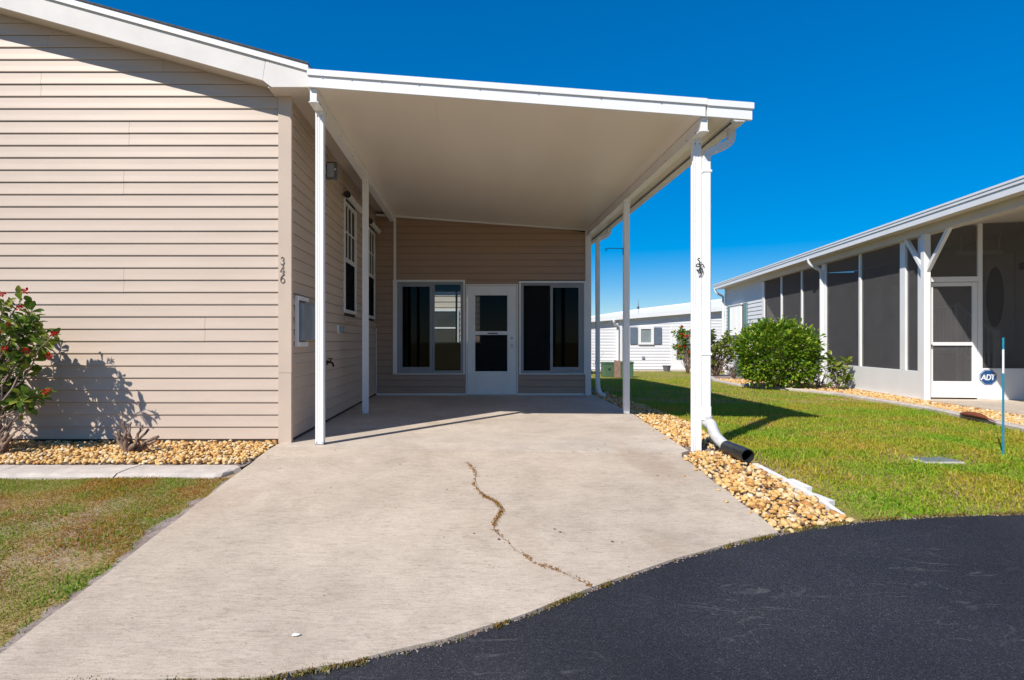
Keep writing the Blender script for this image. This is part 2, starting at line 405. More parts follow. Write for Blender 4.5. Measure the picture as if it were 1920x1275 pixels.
class MB:
    def __init__(self):
        self.v = []; self.f = []
    def add(self, vs, fs):
        k = len(self.v)
        self.v += [tuple(p) for p in vs]
        self.f += [tuple(i + k for i in q) for q in fs]
        return self
    def box(self, x0, x1, y0, y1, z0, z1):
        vs = [(x0, y0, z0), (x1, y0, z0), (x1, y1, z0), (x0, y1, z0), (x0, y0, z1), (x1, y0, z1), (x1, y1, z1), (x0, y1, z1)]
        return self.add(vs, [(3, 2, 1, 0), (4, 5, 6, 7), (0, 1, 5, 4), (1, 2, 6, 5), (2, 3, 7, 6), (3, 0, 4, 7)])
    def bbox(self, x0, x1, y0, y1, z0, z1, b=0.004):
        # box with chamfered edges
        b = min(b, (x1 - x0) / 3, (y1 - y0) / 3, (z1 - z0) / 3)
        import itertools
        vs = []; idx = {}
        for sx, sy, sz in itertools.product((0, 1), repeat=3):
            c = (x1 if sx else x0, y1 if sy else y0, z1 if sz else z0)
            d = (-b if sx else b, -b if sy else b, -b if sz else b)
            for a in range(3):
                p = [c[i] + (d[i] if i != a else 0) for i in range(3)]
                idx[(sx, sy, sz, a)] = len(vs); vs.append(p)
        fs = []
        for a in range(3):
            o = [i for i in range(3) if i != a]
            for s in (0, 1):
                q = []
                for (u, w_) in ((0, 0), (1, 0), (1, 1), (0, 1)):
                    k = [0, 0, 0]; k[a] = s; k[o[0]] = u; k[o[1]] = w_
                    q.append(idx[(*k, a)])
                flip = (s == 0) ^ (a == 1)
                fs.append(tuple(reversed(q)) if flip else tuple(q))
        for a in range(3):
            o = [i for i in range(3) if i != a]
            for u in (0, 1):
                for w_ in (0, 1):
                    k0 = [0, 0, 0]; k0[o[0]] = u; k0[o[1]] = w_
                    k1 = list(k0); k1[a] = 1
                    q = [idx[(*k0, o[0])], idx[(*k1, o[0])], idx[(*k1, o[1])], idx[(*k0, o[1])]]
                    fs.append(tuple(q))
        for s in itertools.product((0, 1), repeat=3):
            fs.append(tuple(idx[(*s, a)] for a in range(3)))
        return self.add(vs, fs)
    def prism(self, poly, lo, hi, axis='y'):
        # poly: 2D outline; extruded along axis between lo and hi
        n_ = len(poly)
        def mk(p, t):
            if axis == 'y': return (p[0], t, p[1])
            if axis == 'x': return (t, p[0], p[1])
            return (p[0], p[1], t)
        vs = [mk(p, lo) for p in poly] + [mk(p, hi) for p in poly]
        fs = [tuple(range(n_)), tuple(reversed(range(n_, 2 * n_)))]
        for i in range(n_):
            j = (i + 1) % n_
            fs.append((i, i + n_, j + n_, j))
        return self.add(vs, fs)
    def sweep(self, path, prof, up=(0, 0, 1), cap=True, scales=None):
        P = [Vector(p) for p in path]; n_ = len(prof); rings = []
        for i, p in enumerate(P):
            t = (P[min(i + 1, len(P) - 1)] - P[max(i - 1, 0)]).normalized()
            u = Vector(up)
            a = u.cross(t)
            if a.length < 0.05: a = Vector((0, 1, 0)).cross(t)
            if a.length < 0.05: a = Vector((1, 0, 0))
            a.normalize(); b_ = t.cross(a).normalized()
            s = scales[i] if scales else 1.0
            rings.append([p + a * q[0] * s + b_ * q[1] * s for q in prof])
        vs = [v for r_ in rings for v in r_]; fs = []
        for i in range(len(P) - 1):
            for j in range(n_):
                k = (j + 1) % n_
                fs.append((i * n_ + j, i * n_ + k, (i + 1) * n_ + k, (i + 1) * n_ + j))
        if cap:
            fs.append(tuple(reversed(range(n_)))); fs.append(tuple(range((len(P) - 1) * n_, len(P) * n_)))
        return self.add(vs, fs)
    def tube(self, path, r, n_=8, scales=None, cap=True, up=(0, 0, 1)):
        prof = [(r * math.cos(2 * math.pi * i / n_), r * math.sin(2 * math.pi * i / n_)) for i in range(n_)]
        return self.sweep(path, prof, up, cap, scales)
    def bar(self, p0, p1, w_, h_, up=(0, 0, 1)):
        return self.sweep([p0, p1], [(-w_ / 2, -h_ / 2), (w_ / 2, -h_ / 2), (w_ / 2, h_ / 2), (-w_ / 2, h_ / 2)], up)
    def mesh(self, name, mat, smooth=False):
        me = bpy.data.meshes.new(name)
        me.from_pydata(self.v, [], self.f)
        me.materials.append(mat)
        if smooth: me.polygons.foreach_set('use_smooth', [True] * len(me.polygons))
        me.update()
        return me
    def build(self, name, mat, parent=None, local=False, smooth=False, fix=False):
        me = self.mesh(name, mat if not isinstance(mat, str) else M[mat], smooth)
        if fix:
            import bmesh
            bm = bmesh.new(); bm.from_mesh(me); bmesh.ops.recalc_face_normals(bm, faces=bm.faces); bm.to_mesh(me); bm.free()
        o = bpy.data.objects.new(name, me)
        COL.objects.link(o)
        if parent is not None: attach(o, parent, local)
        return o

def rbox(name, mat, parent, x0, x1, y0, y1, z0, z1, b=0.004, local=False):
    return MB().bbox(x0, x1, y0, y1, z0, z1, b).build(name, mat, parent, local, fix=True)

def np_mesh(name, verts, faces_flat, loop_total, mat, smooth=False):
    me = bpy.data.meshes.new(name)
    nv = len(verts); nf = len(loop_total)
    me.vertices.add(nv); me.vertices.foreach_set('co', np.asarray(verts, dtype=np.float32).ravel())
    me.loops.add(len(faces_flat)); me.loops.foreach_set('vertex_index', np.asarray(faces_flat, dtype=np.int32))
    me.polygons.add(nf)
    ls = np.concatenate([[0], np.cumsum(loop_total)[:-1]]).astype(np.int32)
    me.polygons.foreach_set('loop_start', ls)
    me.polygons.foreach_set('loop_total', np.asarray(loop_total, dtype=np.int32))
    if smooth: me.polygons.foreach_set('use_smooth', np.ones(nf, dtype=bool))
    me.materials.append(mat)
    me.update(calc_edges=True)
    me.validate()
    return me

def instance_np(template_v, template_f, pos, A, B, Cc):
    """copies of a small template (tri faces) with frames A,B,C (N,3) scaled already."""
    tv = np.asarray(template_v); tf = np.asarray(template_f)
    N = len(pos); k = len(tv)
    V = pos[:, None, :] + tv[None, :, 0, None] * A[:, None, :] + tv[None, :, 1, None] * B[:, None, :] + tv[None, :, 2, None] * Cc[:, None, :]
    Fc = tf[None, :, :] + (np.arange(N) * k)[:, None, None]
    return V.reshape(-1, 3), Fc.reshape(-1), np.full(N * len(tf), tf.shape[1])

def link_mesh(name, me, parent=None):
    o = bpy.data.objects.new(name, me)
    COL.objects.link(o)
    if parent is not None: attach(o, parent)
    return o

# ================================================================== SETTING: ground, road, driveway, slab
def grid_sheet(name, xs, ys, zf, mat):
    vs = [(x, y, zf(x, y)) for y in ys for x in xs]
    nx = len(xs)
    fs = [(j * nx + i, j * nx + i + 1, (j + 1) * nx + i + 1, (j + 1) * nx + i) for j in range(len(ys) - 1) for i in range(nx - 1)]
    return MB().add(vs, fs).build(name, mat)

xs = [-600, -200, -80, -40, -20] + [x * 0.5 for x in range(-24, 41)] + [25, 40, 80, 200, 600]
ys = [-600, -200, -60, -20, -8] + [y * 0.4 for y in range(-10, 80)] + [36, 45, 70, 130, 300, 900]
def dip(x, y):
    return 0.045 * math.exp(-((y - 5.82) / 0.38) ** 2) if 1.9 < x < 2.6 else 0.0
def ground_h(x, y):
    h = gz(y) - 0.035 - (0.05 if 1.9 < x < 2.6 and 5.0 < y < 6.8 else 0)
    if -12 < x < 12 and y < 14:
        h += 0.012 * mnoise.noise(Vector((x * 1.3, y * 1.3, 0)))
    return h
g = grid_sheet('ground', xs, ys, ground_h, M['soil'])
tag(g, kind='structure')

ROAD_PX = [(480, 1275), (660, 1241), (840, 1200), (980, 1155), (1105, 1105), (1190, 1074), (1280, 1045), (1370, 1020), (1465, 999), (1540, 986), (1620, 976), (1760, 967), (1920, 962)]
road_edge = [(-400, 2.05), (-40, 2.05), (-12, 2.06), (-6, 2.09), (-3.5, 2.13), (-2.2, 2.18), (-1.5, 2.23)] + [on_ground(*p)[:2] for p in ROAD_PX] + [(5.0, 4.02), (7.0, 4.02), (10, 3.95), (16, 3.9), (40, 3.9), (400, 3.9)]
REX = np.array([p[0] for p in road_edge]); REY = np.array([p[1] for p in road_edge])
def road_y(x): return float(np.interp(x, REX, REY))

rows = 14
rv = []; rf = []
RX = sorted(set(list(REX) + [x * 0.15 for x in range(-20, 40)]))
for x in RX:
    ye = road_y(x) + 0.018 * mnoise.noise(Vector((x * 5.0, 0.3, 0))) + 0.010 * mnoise.noise(Vector((x * 17.0, 4.3, 0)))
    for j in range(rows + 1):
        t = j / rows
        y = ye * (1 - t) + (-5.5) * t
        rv.append((x, y, gz(y) - 0.009))
    rv.append((x, -5.6, gz(0) - 0.2))
for i in range(len(RX) - 1):
    for j in range(rows + 1):
        a = i * (rows + 2) + j
        rf.append((a, a + 1, a + rows + 3, a + rows + 2))
tag(MB().add(rv, rf).build('road', M['asphalt'], fix=True), kind='structure')

def yj(x): return 5.55 - 0.082 * x
DX0, DX1 = -1.93, 1.905
dm = MB(); nx, ny = 40, 24
dv = []
for i in range(nx + 1):
    x = DX0 + (DX1 - DX0) * i / nx
    y0 = road_y(x) + 0.012 + 0.012 * mnoise.noise(Vector((x * 4, 1.7, 2)))
    y1 = yj(x)
    for j in range(ny + 1):
        y = y0 + (y1 - y0) * j / ny
        ex = 0.012 * mnoise.noise(Vector((0.1, y * 4, 7))) if i in (0, nx) else 0
        dv.append((x + ex, y, gz(y) + 0.001))
k = len(dv)
top = dv
dm.v = list(top) + [(p[0], p[1], p[2] - 0.12) for p in top]
W = ny + 1
for i in range(nx):
    for j in range(ny):
        a = i * W + j
        dm.f.append((a, a + W, a + W + 1, a + 1))
for j in range(ny):
    for i, fl in ((0, 0), (nx, 1)):
        a = i * W + j
        q = (a, a + 1, a + 1 + k, a + k)
        dm.f.append(q if not fl else tuple(reversed(q)))
for i in range(nx):
    for j, fl in ((0, 1), (ny, 0)):
        a = i * W + j
        q = (a, a + W, a + W + k, a + k)
        dm.f.append(tuple(reversed(q)) if fl == 0 else q)
drive = tag(dm.build('driveway', M['drive'], fix=True), kind='structure')

SX = [(-1.935, yj(-1.93) + 0.008), (1.93, yj(1.93) + 0.008), (2.03, 5.50), (2.12, 6.6), (2.27, 8.25), (2.31, 9.5), (2.33, 11.6), (2.33, 15.6), (-1.87, 15.6), (-1.87, 5.97), (-1.935, 5.955)]
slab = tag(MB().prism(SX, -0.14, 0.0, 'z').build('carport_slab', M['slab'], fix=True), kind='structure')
MB().bbox(2.06, 2.36, 5.66, 5.98, -0.2, -0.085, 0.012).build('post_footing', M['curb'], slab, fix=True)

# hair-wide crack in the driveway with moss and dirt in it
CR = [(874, 867), (884, 876), (892, 888), (891, 902), (888, 910), (897, 920), (908, 932), (921, 937), (933, 945), (941, 958), (936, 968), (927, 980), (926, 992), (932, 1000), (944, 1010), (958, 1024), (968, 1034), (985, 1043), (1000, 1056), (1020, 1062), (1042, 1069), (1058, 1076), (1080, 1086), (1100, 1096), (1108, 1103)]
cw = [on_ground(*p) for p in CR]
dense = []
for a, b_ in zip(cw[:-1], cw[1:]):
    for t in (0, 0.25, 0.5, 0.75):
        dense.append([a[i] + (b_[i] - a[i]) * t for i in range(3)])
cm = MB(); cvs = []; cfs = []
for i, p in enumerate(dense):
    wd = 0.0012 + 0.0022 * abs(mnoise.noise(Vector((i * 0.35, 0, 3))))
    ox = 0.010 * mnoise.noise(Vector((i * 0.9, 5, 0))) + random.uniform(-0.003, 0.003)
    cvs += [(p[0] - wd + ox, p[1], gz(p[1]) + 0.0035), (p[0] + wd + ox, p[1], gz(p[1]) + 0.0035)]
for i in range(len(dense) - 1):
    cfs.append((2 * i, 2 * i + 1, 2 * i + 3, 2 * i + 2))
cm.add(cvs, cfs).build('crack', M['crack_soil'], drive)

# ------------------------------------------------------------------ pebble and grass generators
def pebble_mesh(seed):
    r_ = random.Random(seed)
    seg, rings = 7, 5
    vs = [(0, 0, 1)]
    for j in range(1, rings):
        ph = math.pi * j / rings
        for i in range(seg):
            th = 2 * math.pi * (i + 0.5 * (j % 2)) / seg
            vs.append((math.sin(ph) * math.cos(th), math.sin(ph) * math.sin(th), math.cos(ph)))
    vs.append((0, 0, -1))
    out = []
    for v in vs:
        d = 1 + 0.55 * mnoise.noise(Vector(v) * 1.4 + Vector((seed * 3.1, 0, 0))) + r_.uniform(-0.11, 0.11)
        out.append((v[0] * d * 1.22, v[1] * d * 0.88, v[2] * d * 0.66))
    fs = []
    for i in range(seg): fs.append((0, 1 + i, 1 + (i + 1) % seg))
    for j in range(rings - 2):
        a = 1 + j * seg; b_ = a + seg
        for i in range(seg):
            i2 = (i + 1) % seg
            if j % 2 == 0:
                fs += [(a + i, b_ + i, b_ + i2), (a + i, b_ + i2, a + i2)]
            else:
                fs += [(a + i, b_ + i, a + i2), (a + i2, b_ + i, b_ + i2)]
    last = len(out) - 1; a = 1 + (rings - 2) * seg
    for i in range(seg): fs.append((a + i, last, a + (i + 1) % seg))
    return out, fs
PEB = [pebble_mesh(s) for s in range(7)]
PEBM = [MB().add(v, f).mesh('pebble', M['stone_o'], True) for v, f in PEB]

def rand_frames(N, sz, tilt=0.6):
    out = []
    for i in range(N):
        m = (Matrix.Rotation(random.uniform(0, 6.283), 3, 'Z') @ Matrix.Rotation(random.uniform(-tilt, tilt), 3, 'X') @ Matrix.Rotation(random.uniform(-tilt, tilt), 3, 'Y'))
        out.append(m)
    return out

def fill_bed(bed, pts, n_single, key):
    """pts: (x, y, z, r). The n_single that show largest become objects, the others one mass."""
    pts = sorted(pts, key=key)
    singles, rest = pts[:n_single], pts[n_single:]
    for p in singles:
        o = bpy.data.objects.new('stone', PEBM[random.randrange(7)])
        o.location = p[:3]
        o.scale = (p[3] * random.uniform(0.9, 1.2), p[3], p[3] * random.uniform(0.75, 1.05))
        o.rotation_euler = (random.uniform(-.5, .5), random.uniform(-.5, .5), random.uniform(0, 6.28))
        COL.objects.link(o)
        o.parent = bed
    if rest:
        V = []; Fl = []; off = 0
        for kk in range(7):
            sub = rest[kk::7]
            if not sub: continue
            fr = rand_frames(len(sub), 0)
            A = np.array([np.array(m.col[0]) * s[3] for m, s in zip(fr, sub)])
            B = np.array([np.array(m.col[1]) * s[3] for m, s in zip(fr, sub)])
            C_ = np.array([np.array(m.col[2]) * s[3] for m, s in zip(fr, sub)])
            pos = np.array([s[:3] for s in sub])
            v, f, lt = instance_np(PEB[kk][0], PEB[kk][1], pos, A, B, C_)
            V.append(v); Fl.append(f + off); off += len(v)
        V = np.concatenate(V); Fl = np.concatenate(Fl)
        o = link_mesh('small_stones', np_mesh('small_stones', V, Fl, np.full(len(Fl) // 3, 3), M['stone_i'], True))
        o.parent = bed
        tag(o, kind='stuff')

BLADE_V = [(-0.5, 0.0, 0), (0.5, 0.0, 0), (-0.38, 0.12, 0.55), (0.38, 0.12, 0.55), (0.0, 0.45, 1.0)]
BLADE_F = [(0, 1, 3), (0, 3, 2), (2, 3, 4)]
def grass(name, pts, h, wdt, mat, lean=1.0):
    N = len(pts)
    pts = np.asarray(pts, dtype=float)
    th = rng.uniform(0, 2 * np.pi, N)
    hh = h * rng.uniform(0.5, 1.35, N); ww = wdt * rng.uniform(0.7, 1.3, N)
    ln = rng.uniform(0.1, 1.1, N) * lean
    A = np.stack([np.cos(th), np.sin(th), np.zeros(N)], 1) * ww[:, None]
    D = np.stack([-np.sin(th), np.cos(th), np.zeros(N)], 1)
    B = D * (hh * ln)[:, None] * 1.4
    C_ = np.stack([np.zeros(N), np.zeros(N), np.ones(N)], 1) * (hh * (1 - 0.3 * np.minimum(ln, 1)))[:, None]
    v, f, lt = instance_np(BLADE_V, BLADE_F, pts, A, B, C_)
    return link_mesh(name, np_mesh(name, v, f, lt, mat))

def nz(x, y, s, o=0.0): return mnoise.noise(Vector((x * s + o, y * s - o, o * 0.37)))

# ------------------------------------------------------------------ left lawn
pts = []
for _ in range(300000):
    x = random.uniform(-8.0, DX0 - 0.005); y = random.uniform(road_y(x) + 0.02, 4.83)
    if x < -(y * 0.83 + 0.5) and random.random() > 0.45: continue
    d = DX0 - x
    k_ = min(1.0, max(0.25, (4.1 - y) * 0.75))
    dens = 1.05 - 0.42 * k_ + 1.5 * k_ * nz(x, y, 2.6, 3) + 0.9 * k_ * nz(x, y, 6, 9)
    dens *= min(1, 0.35 + (y - 2.2) * 0.55)
    if y < 4.5: dens *= min(1.0, 0.15 + d * 3.6 + 0.5 * max(0, nz(x, y, 3, 1)))
    if y > 4.4: dens += 0.3
    if random.random() > dens: continue
    pts.append((x, y, ground_h(x, y) - 0.004))
o = grass('turf', pts, 0.021, 0.0042, M['grass_l'], 2.0)
tag(o, 'short patchy brownish green turf left of the driveway', 'grass', kind='stuff')
# brighter broadleaf tufts scattered in the left lawn
pts = []
for (px, py, n_, s) in [(180, 1000, 240, 0.16), (330, 985, 160, 0.12), (150, 1075, 240, 0.14), (60, 1165, 90, 0.05), (35, 1200, 100, 0.05), (160, 1090, 140, 0.08), (90, 960, 120, 0.14), (300, 1012, 120, 0.1), (210, 1055, 60, 0.06), (120, 1108, 90, 0.08), (20, 980, 80, 0.1)]:
    c = on_ground(px, py)
    for _ in range(n_):
        x = c[0] + random.gauss(0, s); y = c[1] + random.gauss(0, s * 0.7)
        if x < DX0 - 0.01: pts.append((x, y, ground_h(x, y)))
o = grass('broadleaf_tufts', pts, 0.024, 0.008, M['clover'], 2.2)
tag(o, 'bright green broadleaf tufts in the left lawn', 'grass', kind='stuff')
# sandy bare strip along the driveway edge
sv = []; sf = []
nseg = 60
for i in range(nseg + 1):
    y = 2.2 + (4.82 - 2.2) * i / nseg
    wd = 0.10 + 0.09 * nz(0, y, 2.2, 4) + 0.06 * nz(0, y, 9, 2)
    if y > 4.3: wd *= 0.5
    for j in range(5):
        t = j / 4
        x = DX0 + 0.004 - wd * t
        sv.append((x, y, gz(y) - 0.012 - 0.022 * t + 0.008 * nz(x, y, 14, 6)))
for i in range(nseg):
    for j in range(4):
        a = i * 5 + j
        sf.append((a, a + 5, a + 6, a + 1))
tag(MB().add(sv, sf).build('bare_sand_strip', M['sand'], smooth=True, fix=True), kind='structure')

# ------------------------------------------------------------------ right lawn
def bed_x(y):   # outer edge of the right gravel bed
    return float(np.interp(y, [3.7, 5.1, 6.2, 7.4, 9, 12, 16], [2.49, 2.47, 2.58, 2.76, 2.78, 2.72, 2.7]))
def curb_nb(y): # lawn edge along the neighbouring house's concrete curb
    return float(np.interp(y, [3.6, 6.9, 9.0, 11.5, 14.0, 16.0, 18.5, 22], [5.9, 6.45, 6.97, 7.12, 6.35, 6.6, 7.5, 8.2]))
pts = []
def lawn_r(n_, ya, yb):
    c = 0
    while c < n_:
        y = random.uniform(ya, yb)
        xa = bed_x(y) + 0.01; xb = curb_nb(y) - 0.02 if y < 22 else 14
        if xb <= xa: c += 1; continue
        x = random.uniform(2.4, 8.5 if y < 22 else 14)
        c += 1
        if x < xa or x > xb: continue
        if y < road_y(x) + 0.02: continue
        dens = 1.0
        de = x - bed_x(y)
        if y < 5.6: dens *= min(1, 0.12 + de * 2.0 + 0.3 * nz(x, y, 3, 2))
        dens *= min(1, 0.45 + (y - road_y(x)) * 1.8)
        # worn patch round the meter lid
        dens *= min(1, 0.25 + 0.9 * math.hypot((x - 4.15) / 0.75, (y - 5.35) / 0.22) ** 2)
        dens += 0.35 * nz(x, y, 4, 8)
        if random.random() > dens: continue
        pts.append((x, y, ground_h(x, y) - 0.004))
lawn_r(110000, 3.75, 6.5)
lawn_r(80000, 6.5, 10)
lawn_r(70000, 10, 18)
lawn_r(30000, 18, 30)
o = grass('turf', pts, 0.036, 0.0085, M['grass_r'], 2.2)
tag(o, 'sunlit yellow green turf between the two houses', 'grass', kind='stuff')
coarse = [p for p in pts if p[1] < 9 and nz(p[0], p[1], 2.6, 13) > 0.02 and random.random() < 0.10]
o = grass('coarse_blades', coarse, 0.062, 0.0105, M['grass_r'], 1.3)
tag(o, 'coarser taller blades in clumps over the right lawn', 'grass', kind='stuff')
print('turf blades', len(pts))

# weeds along the road edge, moss tufts in the crack
pts = []
for _ in range(9000):
    x = random.uniform(-1.6, 4.6)
    cl = nz(x, 0, 3.2, 5) + 0.5 * nz(x, 0, 11, 1)
    if x > 1.95: cl += 0.2
    if cl < 0.12 and random.random() > 0.07: continue
    y = road_y(x) + random.gauss(0.0, 0.012) - (0.0 if x < 1.95 else -0.015)
    pts.append((x, y, gz(y) - 0.012))
o = grass('edge_weeds', pts, 0.02, 0.007, M['weed'], 1.4)
tag(o, 'low yellowish weeds along the joint of driveway and asphalt', 'weeds', kind='stuff')
# crumbs of grit along the road joint
gp = []
for _ in range(800):
    x = random.uniform(-1.6, 4.8); y = road_y(x) + random.gauss(0.0, 0.012)
    gp.append((x, y, gz(y) - 0.006, random.uniform(0.002, 0.006)))
fr = rand_frames(len(gp), 0)
P_ = np.array([q[:3] for q in gp]); S_ = np.array([q[3] for q in gp])
v, f, lt = instance_np(PEB[0][0], PEB[0][1], P_, np.array([np.array(m.col[0]) for m in fr]) * S_[:, None], np.array([np.array(m.col[1]) for m in fr]) * S_[:, None], np.array([np.array(m.col[2]) for m in fr]) * S_[:, None])
tag(link_mesh('grit', np_mesh('grit', v, f, lt, M['sand'], True)), 'loose grit along the asphalt edge', 'grit', kind='stuff')
pts = []
for i, p in enumerate(dense):
    t = i / len(dense)
    k_ = abs(mnoise.noise(Vector((i * 0.23, 1, 9)))) * 26
    if 0.22 < t < 0.48: k_ += 22
    if 0.03 < t < 0.1 or 0.7 < t < 0.73: k_ += 12
    for _ in range(int(k_)):
        pts.append((p[0] + random.gauss(0, 0.010), p[1] + random.gauss(0, 0.014), gz(p[1]) + 0.005))
o = grass('crack_moss', pts, 0.009, 0.007, M['moss'], 1.5)
tag(o, 'rust brown moss growing in the driveway crack', 'moss', kind='stuff')
cp_, cd_ = [], []
for _ in range(70):
    x = random.uniform(-1.85, 1.85); y = random.uniform(2.6, 7.5)
    if y < road_y(x) + 0.05: continue
    cp_.append((x, y, (gz(y) if y < yj(x) else 0.0) + 0.005)); cd_.append((random.uniform(-1, 1), random.uniform(-1, 1), 0.1))
CRUMBS = (cp_, cd_)
# scattered bits on the concrete: one white pebble chip and leaf crumbs
c = on_ground(556, 1193)
o = bpy.data.objects.new('white_chip', MB().add(*PEB[3]).mesh('white_chip', M['sign_white'], True)); COL.objects.link(o)
o.location = (c[0], c[1], gz(c[1]) + 0.008); o.scale = (0.017, 0.011, 0.007)
tag(o, 'small white chip lying alone on the driveway near the asphalt', 'chip')

# ------------------------------------------------------------------ left stone bed and its concrete edging
bed = MB()
bv = []; bf = []
bx = [-7.5 + 0.25 * i for i in range(24)]
def bed_right(y): return -1.95
for x in [-8.0, -7, -6, -5, -4, -3, -2.5, -1.95]:
    for y in (5.0, 5.3, 5.6, 5.99):
        bv.append((x, y, -0.045 + 0.03 * (y - 5.0)))
for i in range(7):
    for j in range(3):
        a = i * 4 + j
        bf.append((a, a + 4, a + 5, a + 1))
bed_l = tag(bed.add(bv, bf).build('stone_bed', M['sand'], fix=True), kind='structure')
pts = []
x = -5.6
while x < -1.93:
    y = 5.08
    while y < 5.95:
        xx = x + random.uniform(-.016, .016); yy = y + random.uniform(-.016, .016)
        r_ = random.choice((random.uniform(0.009, 0.018), random.uniform(0.013, 0.026)))
        lim = -1.955 if yy > 5.3 else -1.955 - (5.3 - yy) * 0.1
        if xx < lim:
            pts.append((xx, yy, -0.045 + 0.03 * (yy - 5) + random.uniform(0.006, 0.034), r_))
        y += 0.031
    x += 0.031
fill_bed(bed_l, pts, 300, lambda p: -(p[3] + 0.01 * (p[2] > 0.0)) + (9 if p[0] < -4.55 else 0) )

def curb_piece(x0, x1, slant0, slant1, round_end=False):
    prof = [(4.80, -0.13), (4.80, -0.088), (4.83, -0.062), (4.93, -0.045), (5.05, -0.04), (5.10, -0.06), (5.10, -0.13)]
    n_ = 18; vs = []; fs = []; m_ = len(prof)
    for i in range(n_ + 1):
        t = i / n_
        for (y, z) in prof:
            u = (y - 4.95) / 0.15
            x = (x0 + slant0 * u) * (1 - t) + (x1 + slant1 * u) * t
            sq = 1.0
            if round_end and t > 0.86:
                sq = math.sqrt(max(0.02, 1 - ((t - 0.86) / 0.14) ** 2))
            yy = 4.95 + (y - 4.95) * sq + 0.004 * nz(x, y, 3, 3)
            vs.append((x, yy, z * 1 + 0.004 * nz(x, y, 7, 1) if z > -0.12 else z))
    for i in range(n_):
        for j in range(m_ - 1):
            a = i * m_ + j
            fs.append((a, a + m_, a + m_ + 1, a + 1))
    fs.append(tuple(range(m_))); fs.append(tuple(reversed(range(n_ * m_, (n_ + 1) * m_))))
    return MB().add(vs, fs)
ce = empty('concrete_edging', (-3.4, 4.95, -0.06), 0, 'pale concrete edging strip in front of the left stone bed', 'edging')
curb_piece(-2.87, -1.985, 0.055, 0.03, True).build('edging_block', M['curb'], ce, fix=True, smooth=False)
curb_piece(-3.90, -2.885, 0.04, 0.055).build('edging_block', M['curb'], ce, fix=True)
curb_piece(-5.6, -3.907, 0.0, 0.04).build('edging_block', M['curb'], ce, fix=True)

# ------------------------------------------------------------------ right stone bed
def slab_right(y):
    return float(np.interp(y, [3.5, 5.35, 5.5, 6.6, 8.25, 9.5, 11.6], [1.912, 1.915, 2.04, 2.13, 2.28, 2.32, 2.34]))
bv = []; bf = []
YB = [3.55 + 0.2 * i for i in range(61)]
for y in YB:
    for t in (0, 0.5, 1.0):
        xb_ = slab_right(y) * (1 - t) + (bed_x(y)) * t
        bv.append((xb_, y, gz(y) - 0.03 - (dip(2.2, y) if t < 0.9 else 0)))
for i in range(60):
    for j in range(2):
        a = i * 3 + j
        bf.append((a, a + 1, a + 4, a + 3))
bed_r = tag(MB().add(bv, bf).build('stone_bed', M['sand'], fix=True), kind='structure')
pts = []
y = 3.5
while y < 12:
    st = 0.034 if y < 8 else 0.05
    x = 1.9
    while x < 2.85:
        xx = x + random.uniform(-.018, .018); yy = y + random.uniform(-.018, .018)
        r_ = random.choice((random.uniform(0.009, 0.019), random.uniform(0.014, 0.030)))
        if yy > road_y(xx) + 0.02 and slab_right(yy) + 0.012 < xx < bed_x(yy) - 0.012 and not (2.0 < xx < 2.39 and 5.6 < yy < 6.0):
            pts.append((xx, yy, gz(yy) - 0.03 - dip(2.2, yy) * min(1, (bed_x(yy) - xx) * 4) + random.uniform(0.006, 0.036), r_))
        x += st
    y += st
fill_bed(bed_r, pts, 300, lambda p: p[1] - 12 * p[3] - 6 * (p[2] - gz(p[1])))
print('right stones', len(pts))
for (x, y) in [(1.87, 4.9), (1.85, 4.4), (1.80, 4.15), (1.875, 3.95), (1.9, 5.2), (2.0, 6.1), (2.06, 6.7), (2.13, 7.3), (1.72, 4.75)]:
    o = bpy.data.objects.new('stone', PEBM[random.randrange(7)])
    r_ = random.uniform(0.009, 0.018)
    o.location = (x, y, (gz(y) if y < 5.4 else 0.0) + r_ * 0.55); o.scale = (r_, r_ * 0.9, r_ * 0.8); o.rotation_euler = (0, 0, random.uniform(0, 6))
    COL.objects.link(o); o.parent = bed_r
# broken white plastic edging strips between gravel and lawn
we = empty('garden_edging', (2.47, 4.5, gz(4.5) - 0.03), 0, 'broken white plastic edging beside the right gravel strip', 'edging')
for (a, b_, wd) in [((1415, 870), (1471, 899), 0.05), ((1470, 899), (1524, 929), 0.05), ((1482, 899), (1518, 915), 0.045), ((1524, 927), (1560, 941), 0.05), ((1542, 940), (1579, 966), 0.04)]:
    p0 = on_ground(*a, 0.005); p1 = on_ground(*b_, 0.005)
    MB().bar((p0[0], p0[1], p0[2] - 0.02), (p1[0], p1[1], p1[2] - 0.02), wd, 0.055).build('edging_strip', M['edging_white'], we, fix=True)

# gravel and curb along the neighbouring house
bv = []; bf = []
YN = [6.0 + 0.5 * i for i in range(33)]
THN = R(7.8)
NB = (7.90, 10.09, 0.0)
def nb_wall(y): return NB[0] + (y - NB[1]) * math.tan(THN)
for y in YN:
    for t in (0, 1.0):
        bv.append((curb_nb(y) * (1 - t) + (nb_wall(y) + 0.05) * t, y, gz(y) - 0.018))
for i in range(len(YN) - 1):
    bf.append((2 * i, 2 * i + 1, 2 * i + 3, 2 * i + 2))
bed_n = tag(MB().add(bv, bf).build('stone_bed', M['sand'], fix=True), kind='structure')
pts = []
for _ in range(5200):
    y = random.uniform(6.1, 17); xa, xb = curb_nb(y) + 0.12, nb_wall(y) - 0.02
    x = random.uniform(xa, xb)
    pts.append((x, y, gz(y) - 0.012 + random.uniform(0, 0.02), random.uniform(0.014, 0.028)))
fill_bed(bed_n, pts, 0, lambda p: p[1])
cn = empty('concrete_edging', (6.9, 9.0, gz(9)), 0, 'curved concrete edging strip along the bed of the right house', 'edging')
yy = 5.9
